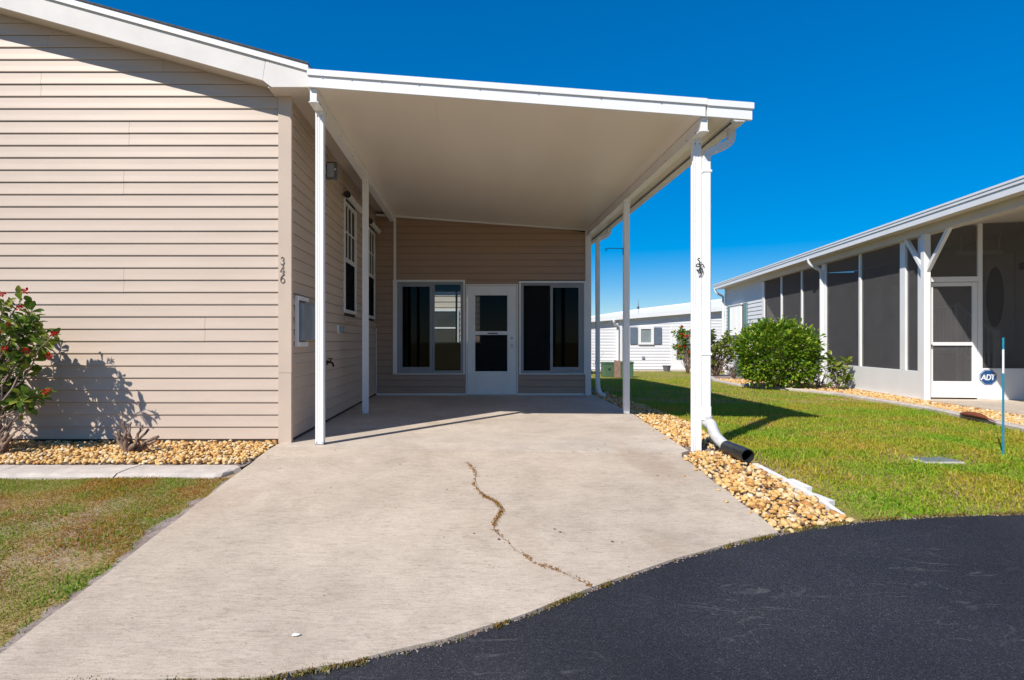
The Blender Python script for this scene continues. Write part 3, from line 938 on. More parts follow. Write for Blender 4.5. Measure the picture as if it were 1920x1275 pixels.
while yy < 19.5:
    path = [(curb_nb(yy + d) + 0.05, yy + d, gz(yy + d) - 0.004) for d in (0, 0.3, 0.6, 0.9, 1.19)]
    MB().sweep(path, [(-0.07, -0.06), (0.07, -0.06), (0.07, 0.012), (0.04, 0.03), (-0.04, 0.03), (-0.07, 0.012)]).build('edging_block', M['curb'], cn, fix=True)
    yy += 1.2

# ================================================================== MAIN HOUSE
HW = 5.95        # front wall plane
SW = -1.85       # side wall plane (faces +X)
CH = 0.124       # siding course height
RK = 0.278       # rake slope
FY = HW - 0.25   # rake fascia plane
house = empty('mobile_home', (-4.0, HW, 0), 0, 'beige vinyl sided manufactured home with white gabled fascia, left of the carport', 'house')
RIDGE = -6.2; LEFTX = 2 * RIDGE - SW
def rake_z(x):      # underside of the rake at the wall
    z = 3.615 - RK * (x + 2.08) if x > RIDGE else 3.615 - RK * (2 * RIDGE - x + 2.08)
    return z

front_back = [(SW - 0.01, 0.0), (SW - 0.01, 3.52), (RIDGE, rake_z(RIDGE) + 0.0), (LEFTX + 0.01, 3.52), (LEFTX + 0.01, 0.0)]
wall_f = MB().prism(front_back, HW, HW + 0.12, 'y').build('front_wall', M['backing'], house, fix=True)
wall_s = MB().box(SW - 0.12, SW, HW + 0.12, 17.0, 0.0, 3.52).build('side_wall', M['backing'], house)
wall_b = MB().prism(front_back, 17.0, 17.12, 'y').build('rear_wall', M['siding'], house, fix=True)
wall_l = MB().box(LEFTX, LEFTX + 0.12, HW + 0.12, 17.0, 0.0, 3.52).build('left_wall', M['siding'], house)

PROFILE = [(0.965, 0.002), (0.56, 0.0092), (0.46, 0.0106), (0.05, 0.0175), (0.0, 0.016), (-0.005, 0.002)]   # (height fraction, stand-off)
PROFILE_FRONT = [(0.975, 0.002), (0.56, 0.0068), (0.46, 0.0080), (0.05, 0.0145), (0.0, 0.0135), (-0.005, 0.002)]
def board(a0b, a1b, a0t, a1t, z0, h, mp, prof=PROFILE):
    m_ = MB(); vs = []
    for (t, o_) in prof:
        tt = max(0.0, t)
        a0 = a0b + (a0t - a0b) * tt; a1 = a1b + (a1t - a1b) * tt
        vs += [mp(a0, o_, z0 + t * h), mp(a1, o_, z0 + t * h)]
    n_ = len(PROFILE)
    fs = [(2 * i, 2 * i + 1, 2 * i + 3, 2 * i + 2) for i in range(n_ - 1)]
    fs.append(tuple(2 * i for i in range(n_))); fs.append(tuple(2 * i + 1 for i in reversed(range(n_))))
    return m_.add(vs, fs)

fmap = lambda a, o_, z: (a, HW - o_, z)
SEAMS = [(91, 50, 95), (307, 105, 143), (78, 142, 186), (243, 235, 280), (233, 325, 372), (233, 508, 553), (385, 598, 645), (115, 690, 735), (360, 415, 460), (150, 415, 460)]
zb = 0.035
i = 0
while True:
    z0 = zb + i * CH
    if z0 > rake_z(RIDGE): break
    def xr(z): return min(-1.955, -2.08 - (z - 3.615) / RK + 0.02)
    rb, rt = xr(z0), xr(min(z0 + CH, rake_z(RIDGE)))
    lb, lt_ = 2 * RIDGE - rb + 0.15, 2 * RIDGE - rt + 0.15
    cuts = []
    zm = z0 + CH / 2; pym = VY - (zm - HC) * F_PX / HW
    for (sx, y0, y1) in SEAMS[:8]:
        if y0 - 2 < pym < y1 + 2: cuts.append((sx - VX) * HW / F_PX)
    if not cuts: cuts = [-5.3 - 0.7 * ((i // 2) % 3)]
    cuts = sorted([c for c in cuts if lb + 0.2 < c < rb - 0.05])
    edges = [None] + cuts + [None]
    dz = random.uniform(-0.0008, 0.0008)
    for s in range(len(edges) - 1):
        a0b = lb if edges[s] is None else edges[s] + 0.0013
        a0t = lt_ if edges[s] is None else edges[s] + 0.0013
        a1b = rb if edges[s + 1] is None else edges[s + 1] - 0.0013
        a1t = rt if edges[s + 1] is None else edges[s + 1] - 0.0013
        if a1t < a0t: a0t = a1t = (a0t + a1t) / 2
        board(a0b, a1b, a0t, a1t, z0 + dz + 0.0008 * s, CH, fmap, PROFILE_FRONT).build('siding_board', M['siding'], wall_f, fix=True)
    i += 1
rbox('skirt_strip', 'backing', house, LEFTX, SW - 0.03, HW - 0.006, HW + 0.0, -0.03, 0.036, 0.001)

# side wall boards with window openings
WIN = [(8.42, 9.26, 1.44, 3.06), (10.28, 11.06, 1.44, 3.06)]
smap = lambda a, o_, z: (SW + o_, a, z)
i = 0
while zb + i * CH < 3.46:
    z0 = zb + i * CH
    spans = [(HW + 0.035, 16.9)]
    for (y0, y1, za, zc) in WIN:
        if z0 + CH > za and z0 < zc:
            ns = []
            for (a, b_) in spans:
                if y0 > a and y1 < b_: ns += [(a, y0), (y1, b_)]
                else: ns.append((a, b_))
            spans = ns
    for (a, b_) in spans:
        board(a, b_, a, b_, z0, CH, smap).build('siding_board', M['siding'], wall_s, fix=True)
    i += 1
MB().box(SW - 0.02, SW + 0.022, HW + 0.036, 6.75, 0.765, 0.79).build('starter_strip', M['trim_beige'], wall_s)

# corner trim, two lengths with a visible butt joint
tr = MB().prism([(-1.957, HW - 0.002), (-1.957, HW - 0.024), (SW + 0.024, HW - 0.024), (SW + 0.024, HW + 0.035), (SW - 0.0, HW + 0.035), (SW - 0.0, HW - 0.002)], -0.03, 0.705, 'z')
tr.build('corner_trim', M['trim_beige'], house, fix=True)
MB().prism([(-1.957, HW - 0.002), (-1.957, HW - 0.026), (SW + 0.026, HW - 0.026), (SW + 0.026, HW + 0.035), (SW - 0.0, HW + 0.035), (SW - 0.0, HW - 0.002)], 0.708, 3.50, 'z').build('corner_trim', M['trim_beige'], house, fix=True)

# rake fascia with the pork-chop return, drip band, soffit, shingles
def FZ(py): return HC + (VY - py) * FY / F_PX
def FXX(px): return (px - VX) * FY / F_PX
x_end = FXX(577)
zl = lambda x: FZ(150) - RK * (x - FXX(492))         # lower edge
zu = lambda x: FZ(133) - RK * (x - x_end) - 0.004    # upper edge of the board
LX = 2 * RIDGE - x_end
def both(pts_): return pts_
jx = FXX(492)
MB().prism([(jx - 0.003, zl(jx) ), (jx - 0.0, zl(jx)), (FXX(497.5), zu(FXX(497.5))), (RIDGE, zu(RIDGE)), (RIDGE, zl(RIDGE))], FY, FY + 0.025, 'y').build('fascia_board', M['fascia'], house, fix=True)
MB().prism([(jx + 0.003, zl(jx) - 0.002), (FXX(509), FZ(163)), (x_end, FZ(163)), (x_end, zu(x_end)), (FXX(498) + 0.003, zu(FXX(498)))], FY - 0.002, FY + 0.025, 'y').build('fascia_return', M['fascia'], house, fix=True)
MB().prism([(LX, FZ(163)), (LX, zu(x_end)), (RIDGE, zu(RIDGE)), (RIDGE, zl(RIDGE)), (2 * RIDGE - FXX(509), FZ(163))], FY, FY + 0.025, 'y').build('fascia_board', M['fascia'], house, fix=True)
zt = lambda x: zu(x) + 0.058
for s in (0, 1):
    P2 = [(x_end + 0.006, zu(x_end)), (x_end + 0.006, zt(x_end)), (RIDGE, zt(RIDGE)), (RIDGE, zu(RIDGE))]
    if s: P2 = [(2 * RIDGE - p[0], p[1]) for p in P2]
    MB().prism(P2, FY - 0.022, FY + 0.025, 'y').build('drip_edge', M['white'], house, fix=True)
    # roof slab
    P3 = [(x_end + 0.01, zt(x_end) + 0.001), (x_end + 0.01, zt(x_end) + 0.018), (RIDGE, zt(RIDGE) + 0.018), (RIDGE, zt(RIDGE) + 0.001)]
    if s: P3 = [(2 * RIDGE - p[0], p[1]) for p in P3]
    MB().prism(P3, FY - 0.032, 17.4, 'y').build('roof_slope', M['shingle'], house, fix=True)
    # rake soffit between fascia and wall
    P4 = [(FXX(505), FZ(163) + 0.045), (FXX(492), zl(jx) + 0.012), (RIDGE, zl(RIDGE) + 0.012), (RIDGE, zl(RIDGE) + 0.024), (FXX(492), zl(jx) + 0.024), (FXX(505), FZ(163) + 0.06)]
    if s: P4 = [(2 * RIDGE - p[0], p[1]) for p in P4]
    MB().prism(P4, FY + 0.025, HW + 0.02, 'y').build('rake_soffit', M['soffit'], house, fix=True)
# shadow-line moulding at the head of the gable wall
MB().prism([(SW - 0.16, rake_z(SW - 0.16) - 0.03), (RIDGE, rake_z(RIDGE) - 0.03), (RIDGE, rake_z(RIDGE) + 0.01), (SW - 0.16, rake_z(SW - 0.16) + 0.01)], HW - 0.03, HW - 0.016, 'y').build('frieze_trim', M['trim_beige'], house, fix=True)
# eave soffit and eave fascia along the side wall
ZS = FZ(163)
MB().box(SW - 0.14, x_end - 0.012, FY + 0.026, 17.3, ZS + 0.004, ZS + 0.02).build('eave_soffit', M['soffit'], house)
MB().box(x_end - 0.010, x_end + 0.012, FY + 0.026, 17.3, ZS - 0.006, zt(x_end) - 0.004).build('eave_fascia', M['fascia'], house)

# side windows: frame, meeting rail, six-light upper sash with blind, dark screen below
for wi, (y0, y1, za, zc) in enumerate(WIN):
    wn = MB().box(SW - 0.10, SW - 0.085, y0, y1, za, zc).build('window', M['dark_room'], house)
    X0 = SW - 0.08
    wn['label'] = ['sash window nearer the street with white grilles' , 'sash window nearer the sunroom with white grilles'][wi]
    for (a, b_, c0, c1) in ((y0, y0 + 0.045, za, zc), (y1 - 0.045, y1, za, zc), (y0 + 0.045, y1 - 0.045, zc - 0.045, zc), (y0 + 0.045, y1 - 0.045, za, za + 0.05)):
        MB().bbox(X0, SW + 0.03, a, b_, c0, c1, 0.004).build('frame', M['white_trim'], wn, fix=True)
    zm = za + (zc - za) * 0.48
    MB().bbox(SW - 0.03, SW + 0.022, y0 + 0.045, y1 - 0.045, zm - 0.03, zm + 0.03, 0.004).build('meeting_rail', M['white_trim'], wn, fix=True)
    gy0, gy1 = y0 + 0.045, y1 - 0.045
    gzm = (zm + 0.03 + zc - 0.045) / 2
    for kk in (1, 2):
        yc = gy0 + (gy1 - gy0) * kk / 3
        MB().box(SW - 0.012, SW + 0.014, yc - 0.011, yc + 0.011, zm + 0.03, zc - 0.045).build('grille_bar', M['white_trim'], wn)
    MB().box(SW - 0.010, SW + 0.012, gy0, gy1, gzm - 0.011, gzm + 0.011).build('grille_bar', M['white_trim'], wn)
    MB().box(SW - 0.024, SW - 0.02, gy0, gy1, zm + 0.03, zc - 0.045).build('pane', M['glass'], wn)
    MB().box(SW - 0.06, SW - 0.055, gy0, gy1, zm + 0.1, zc - 0.045).build('blind', M['blind'], wn)
    MB().box(SW - 0.024, SW - 0.02, gy0, gy1, za + 0.05, zm - 0.03).build('pane', M['glass_dim'], wn)
    MB().box(SW + 0.004, SW + 0.006, gy0, gy1, za + 0.05, zm - 0.03).build('insect_screen', M['screen_dark'], wn)
    # rolled awning bar above and narrow storm bar below
    aw = MB().sweep([(SW + 0.075, y0 - 0.05, zc + 0.05), (SW + 0.075, y1 + 0.10, zc + 0.05)], [(0.045 * math.cos(a), 0.045 * math.sin(a)) for a in [j * math.pi / 5 for j in range(10)]]).build('awning_bar', M['white_trim'], wn, fix=True)
    MB().tube([(SW + 0.075, y0 - 0.085, zc + 0.055), (SW + 0.075, y0 - 0.05, zc + 0.055)], 0.05, 10).build('awning_cap', M['dark_metal'], wn, fix=True)
    MB().bbox(SW, SW + 0.04, y0 - 0.02, y0 + 0.01, zc, zc + 0.05, 0.003).build('awning_bracket', M['white_trim'], wn, fix=True)
    MB().bbox(SW + 0.010, SW + 0.045, y0 + 0.02, y1 + 0.02, za - 0.13, za - 0.085, 0.005).build('storm_bar', M['trim_beige'], wn, fix=True)

# house number 3 4 6, raised strokes on the corner trim
def stroke(mb, pts_, wd, y, dpt):
    for a, b_ in zip(pts_[:-1], pts_[1:]):
        dx, dz_ = b_[0] - a[0], b_[1] - a[1]; L = math.hypot(dx, dz_)
        w0 = a[2] if len(a) > 2 else wd; w1 = b_[2] if len(b_) > 2 else wd
        nx_, nz_ = -dz_ / L, dx / L; ex, ez = dx / L * wd * 0.2, dz_ / L * wd * 0.2
        mb.prism([(a[0] - ex + nx_ * w0 / 2, a[1] - ez + nz_ * w0 / 2), (b_[0] + ex + nx_ * w1 / 2, b_[1] + ez + nz_ * w1 / 2), (b_[0] + ex - nx_ * w1 / 2, b_[1] + ez - nz_ * w1 / 2), (a[0] - ex - nx_ * w0 / 2, a[1] - ez - nz_ * w0 / 2)], y - dpt, y, 'y')
def arc(cx, cz, rx, rz, a0, a1, n_=10, w0=None, w1=None):
    out = []
    for i in range(n_ + 1):
        t = i / n_; a = R(a0 + (a1 - a0) * t)
        p = (cx + rx * math.cos(a), cz + rz * math.sin(a))
        if w0 is not None:
            wm = w0 + (w1 - w0) * math.sin(math.pi * t)
            p = (*p, wm)
        out.append(p)
    return out
DIG = {
    '3': [arc(0.48, 0.76, 0.27, 0.23, 160, -80, 12, 0.05, 0.15), arc(0.46, 0.28, 0.33, 0.28, 85, -165, 14, 0.05, 0.17)],
    '4': [[(0.62, 1.0, 0.12), (0.62, 0.0, 0.14)], [(0.62, 0.98, 0.06), (0.08, 0.30, 0.06)], [(0.08, 0.28, 0.07), (0.92, 0.28, 0.07)], [(0.45, 0.0, 0.05), (0.8, 0.0, 0.05)]],
    '6': [arc(0.5, 0.3, 0.34, 0.3, 0, 360, 18, 0.10, 0.12), arc(0.86, 0.36, 0.72, 0.64, 95, 180, 10, 0.05, 0.16)],
}
for d, py0, py1 in (('3', 483, 497), ('4', 499, 514), ('6', 516, 531)):
    mb = MB()
    zt_, zb_ = HC + (VY - py0) * HW / F_PX, HC + (VY - py1) * HW / F_PX
    h_ = zt_ - zb_; xl = -1.94
    for s in DIG[d]:
        sc = [(xl + p[0] * h_ * 0.72, zb_ + p[1] * h_) + ((p[2] * h_ * 0.72,) if len(p) > 2 else ()) for p in s]
        stroke(mb, sc, 0.1 * h_, HW - 0.026, 0.006)
    mb.build('house_number', M['digit'], house, fix=True)

# electrical meter panel
ep = empty('electricity_meter', (SW, 6.3, 1.2), 0, 'grey electric meter panel in a white bracket frame on the beige side wall', 'electric meter')
MB().bbox(SW + 0.012, SW + 0.05, 6.08, 6.105, 0.97, 1.50, 0.003).build('frame_side', M['white_trim'], ep, fix=True)
MB().bbox(SW + 0.012, SW + 0.055, 6.105, 6.46, 1.455, 1.50, 0.003).build('frame_top', M['white_trim'], ep, fix=True)
MB().bbox(SW + 0.012, SW + 0.055, 6.105, 6.44, 0.97, 1.02, 0.003).build('frame_bottom', M['white_trim'], ep, fix=True)
MB().bbox(SW + 0.005, SW + 0.085, 6.14, 6.44, 1.035, 1.43, 0.008).build('meter_box', M['meter_grey'], ep, fix=True)
pb = MB().bbox(SW + 0.005, SW + 0.13, 6.452, 6.86, 1.04, 1.42, 0.008).build('breaker_box', M['meter_pale'], ep, fix=True)
MB().bbox(SW + 0.13, SW + 0.142, 6.60, 6.63, 1.07, 1.11, 0.004).build('latch', M['dark_metal'], pb, fix=True)

# solar flood light under the eave
fl = empty('wall_light', (SW, 7.5, 3.2), 0, 'dark grey square flood light high on the side wall behind the front post', 'wall light')
lx, lz = (621 - VX) * 7.4 / F_PX, HC + (VY - 319) * 7.4 / F_PX
MB().bbox(lx - 0.072, lx + 0.072, 7.40, 7.45, lz - 0.11, lz + 0.11, 0.012).build('housing', M['pot'], fl, fix=True)
MB().bbox(lx - 0.052, lx + 0.035, 7.39, 7.3995, lz - 0.085, lz + 0.085, 0.003).build('lens_frame', M['steel'], fl, fix=True)
MB().bbox(lx - 0.044, lx + 0.027, 7.384, 7.3895, lz - 0.077, lz + 0.077, 0.002).build('lens', M['lamp_panel'], fl, fix=True)
MB().bbox(lx + 0.043, lx + 0.058, 7.378, 7.3995, lz + 0.0, lz + 0.02, 0.003).build('sensor', M['sign_white'], fl, fix=True)
MB().bbox(SW + 0.005, lx - 0.02, 7.45, 7.52, lz - 0.03, lz + 0.03, 0.004).build('bracket', M['dark_metal'], fl, fix=True)

# outlet box, garden tap
ob = empty('outlet_box', (SW, 8.1, 1.19), 0, 'small grey weatherproof outlet box below the side window', 'outlet')
MB().bbox(SW + 0.008, SW + 0.02, 8.02, 8.2, 1.13, 1.25, 0.003).build('back_plate', M['sign_white'], ob, fix=True)
MB().bbox(SW + 0.02, SW + 0.07, 8.07, 8.19, 1.145, 1.235, 0.01).build('cover', M['meter_grey'], ob, fix=True)
tp = empty('garden_tap', (SW, 7.45, 0.75), 0, 'dark garden tap low on the side wall', 'tap')
MB().tube([(SW, 7.45, 0.76), (SW + 0.05, 7.45, 0.76), (SW + 0.08, 7.44, 0.75), (SW + 0.10, 7.42, 0.71)], 0.014, 8).build('spout', M['brass'], tp, fix=True)
MB().tube([(SW + 0.012, 7.45, 0.76), (SW + 0.02, 7.45, 0.76)], 0.035, 10).build('flange', M['brass'], tp, fix=True)
MB().tube([(SW + 0.055, 7.45, 0.76), (SW + 0.055, 7.45, 0.80)], 0.008, 6).build('stem', M['brass'], tp, fix=True)
MB().tube([(SW + 0.055, 7.45, 0.798), (SW + 0.055, 7.45, 0.812)], 0.03, 10).build('handle', M['brass'], tp, fix=True)

# ================================================================== CARPORT
RFY = 5.55                      # front edge of the carport roof
CXL, CXR = -1.555, 2.66
SLP = 0.0744
def ctop(x): return 3.596 - SLP * (x + 1.555)
def cbot(x): return ctop(x) - 0.162
cp = empty('carport', (0.3, 8.3, 0), 0, 'white aluminium carport with flat sloping roof on four posts, beside the beige home', 'carport')
# ceiling: interlocking pan panels running front to back
xp = CXL
while xp < CXR - 0.2:
    x2 = min(xp + 0.6, CXR - 0.19)
    MB().prism([(xp, cbot(xp) + 0.004), (x2 - 0.0006, cbot(x2) + 0.004), (x2 - 0.0006, ctop(x2) - 0.01), (xp, ctop(xp) - 0.01)], RFY + 0.03, 15.4, 'y').build('roof_panel', M['ceiling'], cp, fix=True)
    xp = x2
# front fascia: upper hem, lower face, right end with the gutter cap
sxp = (1325 - VX) * RFY / F_PX
for (a, b_, dz) in ((CXL, sxp - 0.001, 0.0), (sxp + 0.001, CXR, -0.006)):
    MB().prism([(a, ctop(a) - 0.057 + dz), (b_, ctop(b_) - 0.057 + dz), (b_, ctop(b_) + dz), (a, ctop(a) + dz)], RFY - 0.022, RFY + 0.03, 'y').build('fascia_hem', M['white'], cp, fix=True)
    MB().prism([(a + 0.004, cbot(a)), (b_ - 0.012, cbot(b_)), (b_ - 0.012, ctop(b_) - 0.058), (a + 0.004, ctop(a) - 0.058)], RFY - 0.006, RFY + 0.03, 'y').build('fascia', M['white'], cp, fix=True)
for px in (605, 660, 716, 786, 900, 1010, 1127, 1240):
    x = (px - VX) * RFY / F_PX
    MB().box(x - 0.005, x + 0.005, RFY - 0.012, RFY - 0.006, cbot(x) + 0.085, cbot(x) + 0.093).build('screw', M['steel'], cp)
# gutter along the low side: U profile, open to the sky
gx0, gx1 = CXR - 0.185, CXR - 0.012
zt_ = ctop(CXR) - 0.02
gut = [(gx0, zt_), (gx0, zt_ - 0.13), (gx0 + 0.03, zt_ - 0.15), (gx1 - 0.05, zt_ - 0.15), (gx1, zt_ - 0.10), (gx1, zt_)]
gutter = MB().prism(gut + [(p[0] * 0.97 + 0.03 * (gx0 + gx1) / 2, p[1] + (0.006 if i in (2, 3) else 0)) for i, p in reversed(list(enumerate(gut)))], RFY + 0.031, 15.5, 'y').build('gutter', M['white_trim'], cp, fix=True)
MB().box(gx0 - 0.012, gx0 - 0.004, RFY + 0.04, 15.3, zt_ - 0.165, zt_ - 0.15).build('gutter_lip', M['dark_metal'], cp)
# beams on the posts
def beam(x, name):
    zt2 = cbot(x) - 0.002
    b_ = MB().prism([(x - 0.032, zt2 - 0.125), (x + 0.032, zt2 - 0.125), (x + 0.032, zt2), (x - 0.032, zt2)], RFY + 0.032, 11.16, 'y').build('beam', M['white'], cp, fix=True)
    for y in [5.72, 5.95, 6.6, 7.3, 8.1, 8.4, 9.3, 10.2]:
        for s in (-1, 1):
            MB().box(x + s * 0.032 - 0.003, x + s * 0.032 + 0.003, y - 0.005, y + 0.005, zt2 - 0.10, zt2 - 0.09).build('screw', M['dark_metal'], b_)
    # lip flanges top and bottom
    MB().prism([(x - 0.045, zt2 - 0.128), (x + 0.045, zt2 - 0.128), (x + 0.045, zt2 - 0.119), (x - 0.045, zt2 - 0.119)], RFY + 0.034, 11.155, 'y').build('flange', M['white'], b_, fix=True)
    return zt2 - 0.128
XBL, XBR = -1.51, 2.21
zbl = beam(XBL, 'l'); zbr = beam(XBR, 'r')
posts = [(XBL, 5.84, 0.0, zbl, 'white square post nearest the house corner'), (XBL + 0.005, 8.29, 0.0, zbl, 'white square post beside the side windows'), (XBR + 0.02, 5.84, -0.085, zbr, 'white square post at the front with the downspout'), (XBR - 0.03, 8.29, 0.0, zbr, 'white square post at the middle of the lawn side')]
for (x, y, z0, z1, lb) in posts:
    h = 0.039
    # post with two shallow flutes on each face
    prof = []
    def face(c0, c1):
        out = []
        for t, d in ((0.0, 0), (0.22, 0), (0.26, 0.004), (0.42, 0.004), (0.46, 0), (0.54, 0), (0.58, 0.004), (0.74, 0.004), (0.78, 0)):
            out.append((t, d))
        return out
    cs = [(-h, -h), (h, -h), (h, h), (-h, h)]
    for q in range(4):
        a, b_ = cs[q], cs[(q + 1) % 4]
        dx, dy = b_[0] - a[0], b_[1] - a[1]; L = math.hypot(dx, dy)
        nx_, ny_ = -dy / L, dx / L
        for t, d in face(a, b_):
            prof.append((x + a[0] + dx * t + nx_ * d, y + a[1] + dy * t + ny_ * d))
    p = MB().prism(prof, z0, z1, 'z').build('post', M['white'], cp, fix=True)
    p['label'] = lb
    MB().bbox(x - h - 0.006, x + h + 0.006, y - h - 0.006, y + h + 0.006, z0 + 0.001, z0 + 0.012, 0.002).build('base_plate', M['steel'], p, fix=True)
    for s in (-1, 1):
        MB().box(x + s * 0.028 - 0.004, x + s * 0.028 + 0.004, y - h - 0.004, y - h + 0.002, z0 + 0.02, z0 + 0.028).build('bolt', M['dark_metal'], p)
        MB().box(x + s * 0.022 - 0.004, x + s * 0.022 + 0.004, y - h - 0.003, y - h + 0.002, z1 - 0.05, z1 - 0.042).build('bolt', M['dark_metal'], p)

RECT = [(-0.038, -0.018), (-0.030, -0.028), (0.030, -0.028), (0.038, -0.018), (0.038, 0.018), (0.030, 0.028), (-0.030, 0.028), (-0.038, 0.018)]
def smooth_path(P, n_=6):
    out = []
    P = [Vector(p) for p in P]
    for i in range(len(P) - 1):
        p0 = P[max(i - 1, 0)]; p1 = P[i]; p2 = P[i + 1]; p3 = P[min(i + 2, len(P) - 1)]
        for k_ in range(n_):
            t = k_ / n_
            out.append(0.5 * ((2 * p1) + (-p0 + p2) * t + (2 * p0 - 5 * p1 + 4 * p2 - p3) * t * t + (-p0 + 3 * p1 - 3 * p2 + p3) * t ** 3))
    out.append(P[-1])
    return out
# front downspout
ds = empty('downspout', (2.325, 5.80, 0), 0, 'white downspout running down beside the front post into a black drain pipe', 'downspout')
X, Yd = 2.315, 5.80
gxm = (gx0 + gx1) / 2
elbow = smooth_path([(gxm, Yd, zt_ - 0.14), (gxm, Yd, zt_ - 0.22), (gxm - 0.03, Yd, zt_ - 0.28), (gxm - 0.13, Yd, zt_ - 0.33), (X + 0.03, Yd, zt_ - 0.37), (X, Yd, zt_ - 0.43), (X, Yd, zt_ - 0.50)], 6)
sc = [1.0 + 0.025 * (i % 2) for i in range(len(elbow))]
MB().sweep(elbow, RECT, up=(0, 1, 0), scales=sc).build('upper_elbow', M['white_trim'], ds, fix=True, smooth=False)
MB().sweep([(X, Yd, zt_ - 0.47), (X, Yd, 0.30)], [(p[0] * 1.04, p[1] * 1.04) for p in RECT], up=(0, 1, 0)).build('pipe', M['white'], ds, fix=True)
MB().sweep([(X, Yd, 0.25), (X, Yd, 0.38)], [(p[0] * 1.16, p[1] * 1.2) for p in RECT], up=(0, 1, 0)).build('sleeve', M['white'], ds, fix=True)
low = smooth_path([(X + 0.01, Yd, 0.29), (X + 0.012, Yd - 0.005, 0.21), at(1333, 795, 5.74), at(1342, 817, 5.65), at(1356, 832, 5.54), at(1370, 843, 5.42)], 8)
MB().tube(low, 0.050, 14, [0.94] + [1.0 + 0.022 * (i % 2) for i in range(len(low) - 1)], up=(0, 1, 0)).build('lower_elbow', M['elbow_grey'], ds, fix=True, smooth=True)
p0, p1 = Vector(at(1362, 838, 5.47)), Vector(at(1402, 858, 5.10))
p1.z = max(p1.z, 0.03)
n_ = 14; a_ = (p1 - p0)
pipe = MB(); r1, r0 = 0.059, 0.052
d_ = a_.normalized(); sx_ = d_.cross(Vector((0, 0, 1))).normalized(); ux_ = sx_.cross(d_)
ring = lambda c, r: [c + sx_ * r * math.cos(2 * math.pi * i / 20) + ux_ * r * math.sin(2 * math.pi * i / 20) for i in range(20)]
vs = []; fs = []
for c, r in [(p0, r1), (p0 + a_ * 0.3, r1), (p0 + a_ * 0.31, r1 * 1.03), (p1, r1 * 1.03), (p1, r0), (p0 + a_ * 0.15, r0)]: vs += ring(c, r)
for i in range(5):
    for j in range(20):
        k_ = (j + 1) % 20
        fs.append((i * 20 + j, i * 20 + k_, (i + 1) * 20 + k_, (i + 1) * 20 + j))
fs.append(tuple(100 + i for i in range(20)))
pipe.add(vs, fs).build('drain_pipe', M['black_pipe'], ds, fix=True)
for z in (zt_ - 0.56, 0.9):
    MB().bbox(X - 0.046, X + 0.046, Yd - 0.034, Yd + 0.034, z - 0.012, z + 0.012, 0.002).build('strap', M['white'], ds, fix=True)

# rear downspout at the sunroom corner
d2 = empty('downspout', (2.33, 11.0, 0), 0, 'grey white downspout at the sunroom corner beside the lawn', 'downspout')
X2, Y2 = 2.345, 10.95
el2 = smooth_path([(gxm, Y2, zt_ - 0.14), (gxm, Y2, zt_ - 0.2), (gxm - 0.05, Y2, zt_ - 0.27), (X2 + 0.05, Y2, zt_ - 0.32), (X2, Y2, zt_ - 0.38), (X2, Y2, zt_ - 0.46)], 6)
MB().sweep(el2, RECT, up=(0, 1, 0)).build('upper_elbow', M['white_trim'], d2, fix=True)
MB().sweep([(X2, Y2, zt_ - 0.45), (X2, Y2, 0.22)], [(p[0] * 1.04, p[1] * 1.04) for p in RECT], up=(0, 1, 0)).build('pipe', M['white_trim'], d2, fix=True)
MB().tube(smooth_path([(X2, Y2, 0.26), (X2 + 0.01, Y2, 0.14), (X2 + 0.04, Y2 - 0.06, 0.05), (X2 + 0.09, Y2 - 0.15, 0.02)], 5), 0.046, 10, up=(0, 1, 0)).build('lower_elbow', M['white_trim'], d2, fix=True, smooth=True)

# scroll hook on the front post, plant-hanger arm on the middle post
hk = empty('scroll_hook', (2.25, 5.78, 1.75), 0, 'small dark metal scroll ornament on the front right post', 'hook')
hx, hz_ = (1312 - VX) * 5.77 / F_PX, HC + (VY - 499) * 5.77 / F_PX
def curl(P, nm, r=0.0055):
    MB().tube(smooth_path([(hx + a, 5.775 - c, hz_ + b_) for a, b_, c in P], 5), r, 6, up=(0, 1, 0)).build(nm, M['dark_metal'], hk, fix=True, smooth=True)
curl([(0.0, 0.055, 0), (0.0, 0.02, 0.004), (0.004, -0.03, 0.004), (0.008, -0.07, 0)], 'stem')
curl([(0, 0.01, 0.005), (-0.02, 0.022, 0.012), (-0.038, 0.008, 0.018), (-0.034, -0.012, 0.02)], 'scroll')
curl([(0, 0.0, 0.005), (-0.022, -0.008, 0.014), (-0.04, -0.004, 0.02)], 'scroll')
curl([(0.004, 0.01, 0.005), (0.022, 0.018, 0.012), (0.036, 0.002, 0.018)], 'scroll')
curl([(0.0, -0.02, 0.005), (-0.014, -0.045, 0.014), (-0.03, -0.05, 0.02), (-0.032, -0.03, 0.022)], 'hook_arm')
curl([(0.006, -0.02, 0.005), (0.024, -0.035, 0.014), (0.022, -0.06, 0.016), (0.008, -0.07, 0.006)], 'hook_arm')
curl([(-0.004, 0.055, 0), (-0.018, 0.062, 0.006), (-0.012, 0.078, 0.006), (0.003, 0.072, 0.003)], 'finial')
ph = empty('plant_hanger', (2.14, 8.26, 2.3), 0, 'thin black plant hanger arm on the middle right post', 'hanger')
pz = HC + (VY - 466) * 8.28 / F_PX
MB().tube([(XBR - 0.078, 8.28, pz), (XBR - 0.30, 8.28, pz + 0.004)], 0.005, 6, up=(0, 1, 0)).build('arm', M['dark_metal'], ph, fix=True)
MB().tube(smooth_path([(XBR - 0.30, 8.28, pz + 0.004), (XBR - 0.325, 8.28, pz - 0.008), (XBR - 0.318, 8.28, pz - 0.028), (XBR - 0.30, 8.28, pz - 0.022)], 4), 0.005, 6, up=(0, 1, 0)).build('hook', M['dark_metal'], ph, fix=True)
